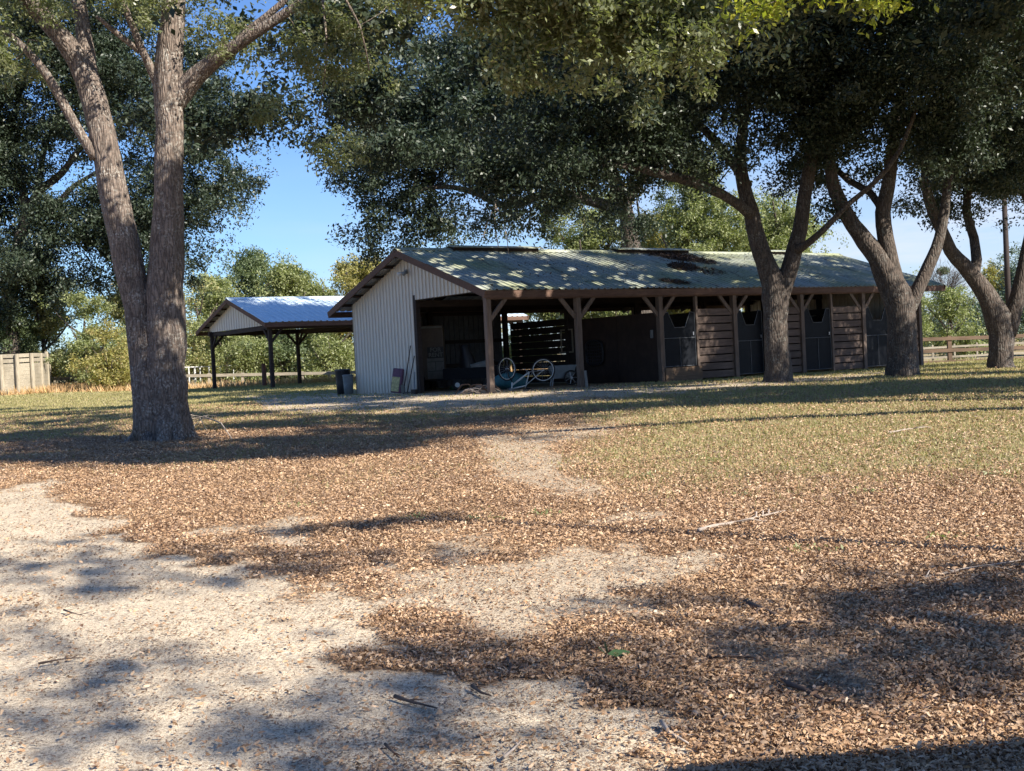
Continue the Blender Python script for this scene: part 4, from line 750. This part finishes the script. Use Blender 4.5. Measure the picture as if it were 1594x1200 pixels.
# ------------------------------------------------------------------ fences and posts
def rail_fence(name, label, cols, tops, Ys, heights, rails, mat, mp, pw=.12, rh=.14, extra=0, group=None):
    """cols: pixel columns of the posts, tops: pixel rows of their tops, Ys: distances"""
    pts = [at(a, b, y) for a, b, y in zip(cols, tops, Ys)]; o = pts[0].copy(); o[2] = gz(o[0], o[1]); root = empty(name, tuple(o), 0, label, 'fence', group)
    for p in pts:
        z0 = float(gz(p[0], p[1])); m_ = MB(); m_.box((p[0]-o[0], p[1]-o[1]+.06, (z0-.05+p[2]+.04)/2-o[2]), (pw, pw, p[2]+.09-z0)); m_.build('post', M[mp], root)
    for f in rails:
        for p, q in zip(pts, pts[1:]):
            a = p.copy(); b = q.copy(); za = float(gz(p[0], p[1])); zb = float(gz(q[0], q[1])); a[2] = za+(p[2]-za)*f-rh/2; b[2] = zb+(q[2]-zb)*f-rh/2; a -= o; b -= o; a[1] -= .04; b[1] -= .04; m_ = MB(); m_.bar(a, b, .035, rh); m_.build('rail', M[mat], root)
    return root
rail_fence('rail_fence', 'pale weathered rail fence running behind the carport and the left oak', [84, 148, 208, 266, 325, 377, 424, 470, 512, 556, 600], [587.5, 585, 584, 583, 582, 581, 580, 579, 578.5, 577, 576], [70, 67, 64, 64, 64, 64, 64, 64, 64, 64, 64], None, (1.0, .45), 'fence', 'fence_post', .14, .16)
rail_fence('rail_fence', 'brown three rail paddock fence between the barn end and right edge', [1425, 1478, 1543, 1610, 1690], [526, 524, 522, 519, 516], [50, 50, 50, 50, 50], None, (1.0, .56, .13), 'rail', 'rail', .16, .15)
rail_fence('rail_fence', 'thin far fence seen between the rails of the brown paddock fence', [1410, 1452, 1486, 1521, 1560, 1600, 1650], [540, 538, 536, 534, 532, 530, 528], [72]*7, None, (.95, .5), 'fence', 'fence', .10, .12)
# round pen board wall
xs = [-46, -24, 2, 27, 50, 64, 73, 76, 75, 72]; ys_ = [61.5, 61, 61, 61.3, 62, 63.2, 65, 67.5, 70, 72.5]
pts = [at(x, 552, y) for x, y in zip(xs, ys_)]; o = pts[3].copy(); o[2] = gz(o[0], o[1]); bw = empty('board_wall', tuple(o), 0, 'tall curved board wall of a round pen at the left edge', 'wall')
HW = 2.1
for i, p in enumerate(pts):
    z0 = float(gz(p[0], p[1]))-o[2]; m_ = MB(); m_.tube([(p[0]-o[0], p[1]-o[1]-.1, z0-.1), (p[0]-o[0], p[1]-o[1]-.1, z0+HW+.03+(.12 if i == 6 else 0))], [.115, .105], 10); m_.build('post', M['fence_post'], bw)
for i in range(len(pts)-1):
    p, q = pts[i]-o, pts[i+1]-o; z0 = float(gz(*pts[i][:2]))-o[2]; z1 = float(gz(*pts[i+1][:2]))-o[2]; m_ = MB(); h = .03
    while h < HW-.1:
        hh = .20; m_.bar((p[0], p[1]+.04, z0+h+hh/2), (q[0], q[1]+.04, z1+h+hh/2), .04, hh-.006); h += hh+(.055 if h > 1.35 else 0)
    m_.build('board_panel', M['fence'], bw)
# white pipe rails beyond the carport
p0 = at(284, 572, 74); p1 = at(358, 569, 74); r_ = empty('pipe_rail', (p0[0], 74, float(gz(p0[0], 74))), 0, 'low white pipe rail left of and behind the carport', 'rail'); m_ = MB(); o = np.array(r_.location)
for f in (0, .12, .24, .34, .52, .62, .74, .86, 1.0):
    p = p0*(1-f)+p1*f; z0 = float(gz(p[0], 74)); m_.tube([(p[0]-o[0], f*.8, z0-.05-o[2]), (p[0]-o[0], f*.8, p[2]-o[2])], .045 if f != .24 else .07, 6)
m_.build('uprights', M['white'], r_); m_ = MB(); m_.tube([p0-o, (p1-o)+np.array([0, .8, 0])], .04, 6); m_.build('top_rail', M['white'], r_)
p = onground(412, 601); p = at(412, 601, 57); p[2] = gz(p[0], 57); m_ = MB(); m_.tube([(0, 0, -.05), (.01, 0, .8), (0, 0, at(411, 566, 57)[2]-p[2])], [.11, .11, .10], 10); rp_ = m_.build('marker_post', M['redpost']); rp_.location = p; tag(rp_, 'short reddish brown post standing left of the middle carport post', 'post')
p = at(1571, 500, 66); p[2] = gz(p[0], p[1]); m_ = MB(); m_.tube([(0, 0, -.1), (0, 0, 5), (0, 0, 10.5)], [.17, .155, .13], 12); up_ = empty('utility_pole', tuple(p), 0, 'dark utility pole behind the V forked oak at the right edge', 'pole'); m_.build('pole', M['darkwood'], up_, True)
m_ = MB(); m_.box((0, -.16, 9.6), (2.2, .1, .12)); m_.build('cross_arm', M['darkwood'], up_)
# ------------------------------------------------------------------ things in and around the barn
def at_barn(s, t, z=None):
    p = BA+Ba*s+Bb*t; return (p[0], p[1], float(gz(*p)) if z is None else z)
def local(px, py, Y): return at(px, py, Y)
# upside down bicycle
YB = 33.0; pb = onground(806, 607); YB = float(pb[1]); gzb = float(pb[2]); bo = (pb[0], YB, gzb)
bk = empty('bicycle', bo, R(6), 'white framed bicycle standing upside down by the first front post', 'bicycle'); K = YB/F_PX
def bp(px, py, dy=0): return (( (px-806)+ (py-607)*(-.051))*K, dy, (607-py+(px-806)*(-.051))*K)
fh, rh_ = bp(789, 574), bp(846, 576)
for c, yaw_, lab in ((fh, .62, 'front_wheel'), (rh_, .05, 'rear_wheel')):
    ax = (math.sin(yaw_), -math.cos(yaw_), 0); wh = MB(); wh.ring(c, ax, .325, .021, 40, 8); wo_ = wh.build(lab, M['rubber'], bk, True)
    m_ = MB(); m_.ring(c, ax, .296, .0125, 40, 6); m_.build('rim', M['white'], wo_, True)
    m_ = MB(); A_ = Vector(ax); C_ = Vector(c); m_.tube([C_-A_*.05, C_+A_*.05], .022, 8); U = A_.orthogonal().normalized(); V_ = A_.cross(U)
    for k in range(20): d = U*math.cos(k*.314)+V_*math.sin(k*.314); m_.tube([C_+A_*(.03 if k % 2 else -.03), C_+d*.29], .0022, 4)
    m_.build('spokes', M['steel'], wo_)
BBk = Vector(bp(824, 579)); hd0 = Vector(bp(798, 599)); hd1 = Vector(bp(797, 606)); seat_c = Vector(bp(819, 600)); m_ = MB()
m_.tube([hd0, BBk], .024, 10); m_.tube([hd1+Vector((.02, 0, .02)), seat_c], .019, 10); m_.tube([seat_c-Vector((.02, 0, .05)), BBk], .017, 8); m_.tube([hd1-Vector((.01, 0, .02)), hd0+Vector((-.01, 0, .07))], .024, 10)
for s in (-.045, .045):
    m_.tube([BBk+Vector((0, s*.6, 0)), Vector(rh_)+Vector((0, s, 0))], .010, 6); m_.tube([seat_c+Vector((.02, s*.4, .03)), Vector(rh_)+Vector((0, s, 0))], .009, 6)
m_.build('frame', M['white'], bk, True)
m_ = MB()
for s in (-.05, .05): m_.tube([hd0+Vector((-.01, s, .09)), (hd0+Vector(fh))/2+Vector((-.03, s, .02)), Vector(fh)+Vector((0, s, 0))], [.015, .013, .01], 6)
m_.build('fork', M['black'], bk, True)
m_ = MB(); m_.tube([hd1, hd1+Vector((-.03, 0, -.05)), Vector((hd1.x-.05, -.02, .05))], .012, 6); m_.tube([(hd1.x-.10, -.30, .03), (hd1.x-.05, -.12, .06), (hd1.x-.05, .12, .06), (hd1.x-.10, .30, .03)], .013, 8); m_.build('handlebar', M['steel'], bk, True)
m_ = MB(); m_.tube([seat_c, seat_c+Vector((.03, 0, -.12))], .012, 6); sp_ = seat_c+Vector((.03, 0, -.13)); m_.tube([sp_+Vector((-.14, 0, 0)), sp_, sp_+Vector((.12, 0, .0))], [.02, .05, .065], 10); m_.build('saddle', M['black'], bk, True)
m_ = MB(); m_.ring(BBk+Vector((0, -.05, 0)), (0, 1, 0), .085, .007, 28, 5); m_.tube([BBk+Vector((0, -.06, 0)), BBk+Vector((.15, -.06, .02))], .009, 6); m_.box(tuple(BBk+Vector((.16, -.1, .02))), (.09, .07, .02)); m_.tube([BBk+Vector((0, .06, 0)), BBk+Vector((-.13, .06, .08))], .009, 6); m_.box(tuple(BBk+Vector((-.13, .1, .09))), (.09, .07, .02)); m_.build('crankset', M['steel'], bk, True)
# box trailer with a sign against it
bt = empty('box_trailer', at_barn(1.4, 6.3), 0.03, 'tan and white box trailer parked in shade inside the gable opening', 'trailer'); zt0 = bt.location.z
bt.location = (at(692, 560, 37.6)[0], 37.6, zt0)
m_ = MB(); m_.b2(-2.0, 0, 0, 1.5, .32, 2.08); bd = m_.build('body', M['tan'], bt, bev=.03)
m_ = MB(); m_.b2(-.56, -.02, -.035, -.002, .36, 1.03); lw = m_.build('lower_locker', M['offwhite'], bt, bev=.008); m_ = MB(); m_.b2(-.54, -.04, -.045, -.036, .60, .615); m_.b2(-.54, -.04, -.045, -.036, .9, .915); m_.b2(-.30, -.285, -.045, -.036, .62, .9); m_.build('locker_seams', M['black'], lw)
m_ = MB(); m_.b2(-1.95, -.03, -.02, -.002, 1.98, 2.05); m_.build('top_trim', M['offwhite'], bt)
for y in (.1, 1.4):
    m_ = MB(); m_.tube([(-.95, y-.12, .31), (-.95, y+.1, .31)], .31, 24); wl = m_.build('wheel', M['rubber'], bt, bev=.03); m_ = MB(); m_.tube([(-.95, y-.135, .31), (-.95, y-.121, .31)], .15, 20); m_.build('hub', M['steel'], wl)
m_ = MB(); m_.tube([(-.78, -.04, .3), (-.72, -.04, .55), (-.86, -.04, .70), (-1.05, -.04, .72), (-1.25, -.04, .55), (-1.3, -.04, .3)], .035, 8); m_.build('fender', M['black'], bt)
def txt(s, size, loc, parent, mat, name):
    c = bpy.data.curves.new(name, 'FONT'); c.body = s; c.size = size; c.align_x = 'CENTER'; c.align_y = 'CENTER'; c.extrude = .002; c.offset = size*.022
    o = bpy.data.objects.new(name, c); COL.objects.link(o); dg = bpy.context.evaluated_depsgraph_get(); me = bpy.data.meshes.new_from_object(o.evaluated_get(dg)); bpy.data.objects.remove(o); bpy.data.curves.remove(c)
    me.materials.clear(); me.materials.append(mat); o = bpy.data.objects.new(name, me); COL.objects.link(o); o.parent = parent; o.location = loc; o.rotation_euler = (R(90), 0, 0); return o
sg = empty('for_rent_sign', (bt.location.x-.27, 37.6-.09, zt0+1.02), .03, 'black and white rental sign fixed to the tan box trailer', 'sign')
m_ = MB(); m_.b2(-.26, .26, 0, .02, 0, .36); m_.build('sign_board', M['black'], sg); txt('FOR', .185, (0, -.003, .265), sg, M['offwhite'], 'lettering'); txt('RENT', .185, (0, -.003, .10), sg, M['offwhite'], 'lettering')
# low utility trailer
ut = empty('utility_trailer', (at(735, 600, 35.9)[0], 35.9, float(gz(-1.2, 36))), -.12, 'low dark utility trailer inside the barn behind the first front post', 'trailer')
m_ = MB(); m_.b2(-.85, 1.0, 0, 1.1, .34, .40); m_.b2(-.85, 1.0, -.03, -.001, .34, .68); m_.b2(-.85, 1.0, 1.1, 1.13, .34, .68); m_.b2(-.88, -.851, 0, 1.1, .34, .68); m_.build('bed', M['door'], ut)
for x in (-.43, .55): m_ = MB(); m_.tube([(x, -.14, .17), (x, -.05, .17)], .17, 20); wl = m_.build('wheel', M['rubber'], ut, bev=.02); m_ = MB(); m_.tube([(x, -.155, .17), (x, -.141, .17)], .075, 16); m_.build('rim', M['white'], wl)
m_ = MB(); m_.tube([(-.85, .5, .36), (-1.4, .5, .33)], .03, 8); m_.build('tongue', M['black'], ut)
gc = empty('covered_grill', (ut.location.x-.12, 36.4, ut.location.z+.41), .2, 'dark cloth covered grill standing on the low utility trailer', 'grill'); m_ = MB(); m_.tube([(0, 0, 0), (.02, 0, .3), (-.02, 0, .62), (-.06, 0, .80), (-.08, 0, .95), (-.08, 0, 1.0)], [.24, .28, .22, .14, .16, .07], 14, True, .1); m_.build('cover', M['black'], gc, True)
m_ = MB(); m_.tube([(-.2, -.1, 0), (-.2, -.1, .2)], .02, 6); m_.tube([(.2, -.1, 0), (.2, -.1, .2)], .02, 6); m_.build('legs', M['steel'], gc)
sb = empty('storage_tote', (ut.location.x+.30, 36.25, ut.location.z+.43), -.3, 'pale tilted storage tote on the low utility trailer beside the post', 'tote'); m_ = MB(); m_.box((0, 0, .22), (.62, .42, .30), 0, 0, -.22); m_.build('tub', M['offwhite'], sb, bev=.03); m_ = MB(); m_.box((.035, 0, .39), (.66, .46, .04), 0, 0, -.22); m_.build('lid', M['grey'], sb, bev=.01)
# tarp bundle behind the front wheel
tb = MB(); tb.tube([(-.45, 0, .14), (-.2, .05, .2), (.1, 0, .22), (.4, .05, .15), (.6, 0, .08)], [.12, .22, .26, .2, .08], 12, True, .16); t_ = tb.build('tarp_bundle', M['teal'], None, True); p = at(789, 598, 34.3); t_.location = (p[0], 34.3, float(gz(p[0], 34.3))+.06); tag(t_, 'crumpled teal tarp bundle on the floor behind the bicycle front wheel', 'tarp')
# garden cart with a big wheel
p = at(878, 603, 35.2); gcx = empty('garden_cart', (p[0], 35.2, float(gz(p[0], 35.2))), .1, 'grey garden cart with large spoked wheel left of the second front post', 'cart')
m_ = MB(); m_.prism([(-.42, .62), (-.30, .22), (.25, .22), (.42, .62)][::-1], lambda u, v, d: (u, d, v), -.02, .5); m_.build('tub', M['grey'], gcx, bev=.02)
m_ = MB(); m_.ring((.22, -.10, .235), (0, 1, 0), .205, .026, 32, 8); wl = m_.build('wheel', M['rubber'], gcx, True); m_ = MB(); m_.tube([(.22, -.14, .235), (.22, -.06, .235)], .04, 10)
for k in range(7): m_.tube([(.22, -.10, .235), (.22+.2*math.cos(k*.9), -.10, .235+.2*math.sin(k*.9))], .013, 5)
m_.build('rim_spokes', M['steel'], wl)
for x in (-.3,): m_ = MB(); m_.tube([(x, .03, .25), (x-.05, .03, 0)], .02, 6); m_.tube([(x, .45, .25), (x-.05, .45, 0)], .02, 6); m_.build('legs', M['steel'], gcx)
m_ = MB(); m_.tube([(-.38, .05, .6), (-.7, .05, .68)], .017, 6); m_.tube([(-.38, .45, .6), (-.7, .45, .68)], .017, 6); m_.build('handles', M['darkwood'], gcx)
# black hay net frame on the plywood
hn = empty('hay_feeder', (*(BA+Ba*(s6-.08)+Bb*3.2), .55), BYAW+math.pi/2, 'round cornered black hay feeder hanging on the plywood partition', 'feeder')
m_ = MB(); c8 = [(.42*math.copysign(abs(math.cos(a))**.55, math.cos(a)), 0.03, .38+.38*math.copysign(abs(math.sin(a))**.55, math.sin(a))) for a in np.linspace(0, 2*math.pi, 25)]; m_.tube(c8, .035, 8); m_.build('rim', M['black'], hn, True)
m_ = MB()
for k in range(-3, 4): m_.tube([(k*.11, .03, .04), (k*.11+.04, .0, .38), (k*.11, .03, .72)], .012, 5); m_.tube([(-.38, .03, .38+k*.1), (.0, 0, .36+k*.1), (.38, .03, .38+k*.1)], .012, 5)
m_.build('net', M['black'], hn)
# bins beside the white wall
def bin_(name, label, px, py, Y, h, r, mat, tilt=0):
    p = at(px, py, Y); root = empty(name, (p[0], Y, float(gz(p[0], Y))), .1, label, 'bin', 'bins by the white wall'); m_ = MB(); m_.tube([(0, 0, 0), (0, 0, h*.5), (0, 0, h*.97), (0, 0, h)], [r*.82, r*.92, r, r*1.05], 18); m_.build('body', M[mat], root, True)
    m_ = MB(); m_.tube([(0, 0, h+.002), (0, 0, h+.03), (0, 0, h+.05)], [r*1.1, r*1.1, r*.8], 18); m_.build('lid', M[mat], root); return root
bin_('trash_bin', 'tall black trash bin at the left corner of the white wall', 535, 611, 38.6, .78, .25, 'black'); bin_('trash_bin', 'shorter grey trash bin in front of the black one by the wall', 543, 612, 37.9, .60, .17, 'grey')
# feed bag and tools leaning on the white gable wall
def lean(px, py, off=.42): 
    d = ray(px, py); a_ = Ba; k = ((SG-off)+BA@a_)/(d[:2]@a_); P_ = d*k; return np.array([P_[0], P_[1], float(gz(P_[0], P_[1]))])
gy = BYAW+math.pi/2
p = lean(619, 612, .34); fb = empty('feed_bag', tuple(p), -.5, 'upright purple and yellow paper feed bag leaning on the white wall', 'bag'); m_ = MB(); m_.box((0, .02, .40), (.36, .13, .74), 0, -.16, .10); m_.build('bag', M['purple'], fb, bev=.04)
m_ = MB(); m_.box((-.02, -.062, .30), (.28, .02, .44), 0, -.16, .10); m_.build('print', M['bagprint'], fb, bev=.01)
def tool(px0, py0, px1, py1, name, label, head, mat):
    p0 = lean(px0, py0, .40); d = ray(px1, py1); k = ((SG-.045)+BA@Ba)/(d[:2]@Ba); p1 = np.array([0, 0, CAM_H])+d*k; root = empty(name, tuple(p0), 0, label, 'tool', 'long handled tools leaning on the white wall'); q = Vector(p1-p0); m_ = MB(); m_.tube([(0, 0, .05), q*.5, q], [.016, .015, .014], 8); m_.build('handle', M[mat], root, True)
    m_ = MB(); u = Vector((Bb[0], Bb[1], 0))
    if head == 'rake':
        m_.tube([-u*.2+Vector((0, 0, .06)), u*.2+Vector((0, 0, .06))], .014, 6)
        for k in range(9): m_.tube([u*(k-4)*.048+Vector((0, 0, .06)), u*(k-4)*.048+Vector((-.03, -.03, 0))], .006, 5)
    elif head == 'shovel': m_.prism([(-.11, .26), (-.12, .08), (0, 0), (.12, .08), (.11, .26), (0, .3)], lambda a, b_, d_: tuple(u*a+Vector((0, 0, b_))+Vector((-Ba[0], -Ba[1], 0))*d_), 0, .02)
    else: m_.box((0, 0, .07), (.26, .07, .14), gy)
    m_.build('head', M['darkwood'] if head == 'broom' else M['black'], root)
tool(628, 613, 639, 538, 'shovel', 'long dark shovel leaning on the white wall behind the feed bag', 'shovel', 'darkwood'); tool(634, 614, 645, 554, 'rake', 'dark rake right of the feed bag on the white wall', 'rake', 'darkwood'); tool(645, 613, 645.5, 579, 'hand_broom', 'short grey broom nearest the opening on the white wall', 'broom', 'steel')
# pale board leaning on the second post
p = at_barn(PS[1]-.02, .0); m_ = MB(); m_.bar((0, 0, 0), (-.02, .10, .46), .07, .03); pbd = m_.build('leaning_board', M['offwhite']); pbd.location = (p[0]+.05, p[1]-.04, p[2]); tag(pbd, 'short pale board leaning against the foot of the second post', 'board')
# pile of branches and hose by the first post
pc = onground(742, 613); pile = empty('branch_pile', tuple(pc), 0, 'tangled pile of bent grey branches on the ground by the first post', 'branches'); rr = random.Random(8)
for i in range(15):
    a = rr.uniform(-.5, .5)+(math.pi if rr.random() < .5 else 0); ln = rr.uniform(.35, .75); c = Vector((rr.uniform(-.35, .35), rr.uniform(-.2, .3), 0)); d = Vector((math.cos(a), math.sin(a), 0)); m_ = MB(); h = rr.uniform(.06, .26)
    m_.tube([c-d*ln*.6+Vector((0, 0, .02)), c-d*ln*.25+Vector((0, 0, h)), c+d*ln*.15+Vector((0, 0, h*1.05)), c+d*ln*.6+Vector((0, 0, .025))], [.014, .02, .018, .01], 6); m_.build('branch', M['deadwood'] if i % 3 else M['darktwig'], pile, True)
m_ = MB(); m_.tube([(-.16, 0, .03), (-.05, .02, .07), (.08, 0, .06), (.16, .02, .02)], [.04, .09, .08, .03], 10, True, .15); gcl = m_.build('green_cloth', M['green'], None, True); p = onground(708, 606); gcl.location = (p[0], p[1], p[2]-.01); tag(gcl, 'small crumpled green cloth on the ground inside the gable opening', 'cloth')
# fallen branches and twigs on the yard
def stick(pts, r, mat, label, h=.03, side=3, group=None, name='fallen_branch', arch=0):
    P_ = [onground(*q) for q in pts]; o = P_[0].copy(); rr = random.Random(int(pts[0][0])); L_ = []; n = len(P_)
    for i, p in enumerate(P_): v = Vector(p-o); v.z += h*(.7+.3*rr.random())+arch*math.sin(math.pi*i/(n-1)); L_.append(v)
    m_ = MB(); m_.tube(L_, [r*(1-.65*i/(n-1)) for i in range(n)], 7, True, .1)
    for k in range(side):
        i = rr.randrange(1, n); a = L_[i-1].lerp(L_[i], rr.random()); d = (L_[-1]-L_[0]).normalized(); s_ = Vector((-d.y, d.x, 0))*rr.choice((-1, 1)); ln = (L_[-1]-L_[0]).length*rr.uniform(.12, .28); m_.tube([a, a+(d+s_*.7)*ln*.6+Vector((0, 0, ln*.12)), a+(d+s_*.9)*ln], [r*.5, r*.4, r*.2], 5)
    ob = m_.build(name, mat, None, True); ob.location = o; return tag(ob, label, 'branch', group)
stick([(1088, 831), (1110, 824), (1150, 817), (1190, 808), (1222, 799)], .017, M['deadwood'], 'long pale fallen branch lying on the leaves right of centre', side=4)
stick([(1440, 905), (1500, 893), (1560, 884), (1600, 876)], .010, M['deadwood'], 'pale thin branch on the leaves at the right edge', side=3)
stick([(1160, 945), (1195, 958), (1232, 978)], .020, M['darktwig'], 'dark stick on the leaves in the right foreground, above the sand patch')
stick([(1215, 1070), (1250, 1082), (1290, 1103)], .015, M['darktwig'], 'dark forked stick at the lower right of the sand patch')
stick([(1098, 1030), (1150, 1030), (1200, 1034)], .008, M['darktwig'], 'thin dark twig on the sand patch in the right foreground', side=2)
stick([(615, 1092), (640, 1100), (680, 1112)], .010, M['darktwig'], 'thin dark twig on the sand left of the bottom centre', side=1)
stick([(735, 1076), (750, 1086), (765, 1092)], .009, M['darktwig'], 'short dark twig on the sand near the bottom centre', side=1)
stick([(785, 1190), (800, 1178), (815, 1160)], .007, M['deadwood'], 'forked pale twig on the sand at the bottom centre', side=2)
stick([(1030, 1135), (1042, 1150), (1072, 1168)], .010, M['deadwood'], 'short pale stick on leaves at the bottom right of centre', side=1)
stick([(600, 1170), (612, 1180), (622, 1190)], .006, M['darktwig'], 'tiny dark twig at the very bottom left of centre', side=1)
stick([(790, 1034), (796, 1045), (793, 1058)], .009, M['darktwig'], 'upright little dark twig on the leaves left of the green leaf', side=2)
stick([(100, 955), (112, 960), (128, 965)], .006, M['darktwig'], 'small dark twig on the pale sand at the left', side=1)
stick([(60, 1040), (95, 1034), (130, 1030)], .006, M['darktwig'], 'thin dark twig on the sand in the lower left', side=1)
stick([(300, 668), (318, 660), (345, 672), (362, 686)], .020, M['deadwood'], 'pale arched dead branch at the right foot of the nearest oak', side=3, arch=.16)
stick([(262, 683), (290, 668), (312, 666), (322, 672)], .016, M['deadwood'], 'pale curved dead branch in front of the foot of the nearest oak', side=2, arch=.2)
stick([(820, 692), (850, 688), (875, 690)], .010, M['deadwood'], 'pale twig on the sandy path in the middle of the yard', side=2)
stick([(1385, 676), (1410, 671), (1440, 668)], .015, M['deadwood'], 'pale twig in the grass on the right', side=1)
# green leaf cluster lying on the litter
p = onground(945, 1028); m_ = MB()
for a, s, up_a in ((0.1, .11, .1), (2.6, .06, .7), (1.7, .075, 1.0)):
    d = Vector((math.cos(a)*math.cos(up_a), -.2, math.sin(up_a)))*s; n_ = Vector((-.3, .8, .35))*s*.3; m_.add([(0, 0, .03), d*.4+n_+Vector((0, 0, .03)), d*.8+n_*.7+Vector((0, 0, .03)), d+Vector((0, 0, .03)), d*.75-n_*.8+Vector((0, 0, .03)), d*.35-n_+Vector((0, 0, .03))], [(0, 5, 1), (5, 4, 2, 1), (4, 3, 2)])
gl_ = m_.build('green_leaf_sprig', m_plain('fresh_green_leaf', (.06, .11, .04), .5)); gl_.location = p; tag(gl_, 'sprig of three green leaves lying on the brown litter', 'sprig')
# small green weeds growing up through the leaves
wp = [(1480, 690), (1150, 775), (1470, 842), (1350, 770), (1262, 862), (1545, 742), (1100, 720), (640, 810), (760, 812), (850, 805), (470, 790), (1000, 745), (1415, 695), (1280, 665)]
U_ = []
for i, (px, py) in enumerate(wp):
    p = onground(px, py); n = 45; u = rng.normal(0, .055, (n, 3)); u[:, 2] = rng.random(n)*.04+.01; u[:, 0] *= 1.8; U_.append(u+p)
U_ = np.concatenate(U_); n = len(U_)
tag(scatter('green_weeds', LEAF1, U_, rotmats(rng.random(n)*6.28, rng.normal(-.5, .4, n), rng.normal(0, .5, n)), rng.uniform(.02, .045, n), M['leaf_bg']), 'small green weeds poking here and there through the fallen leaves', 'weeds', kind='stuff')
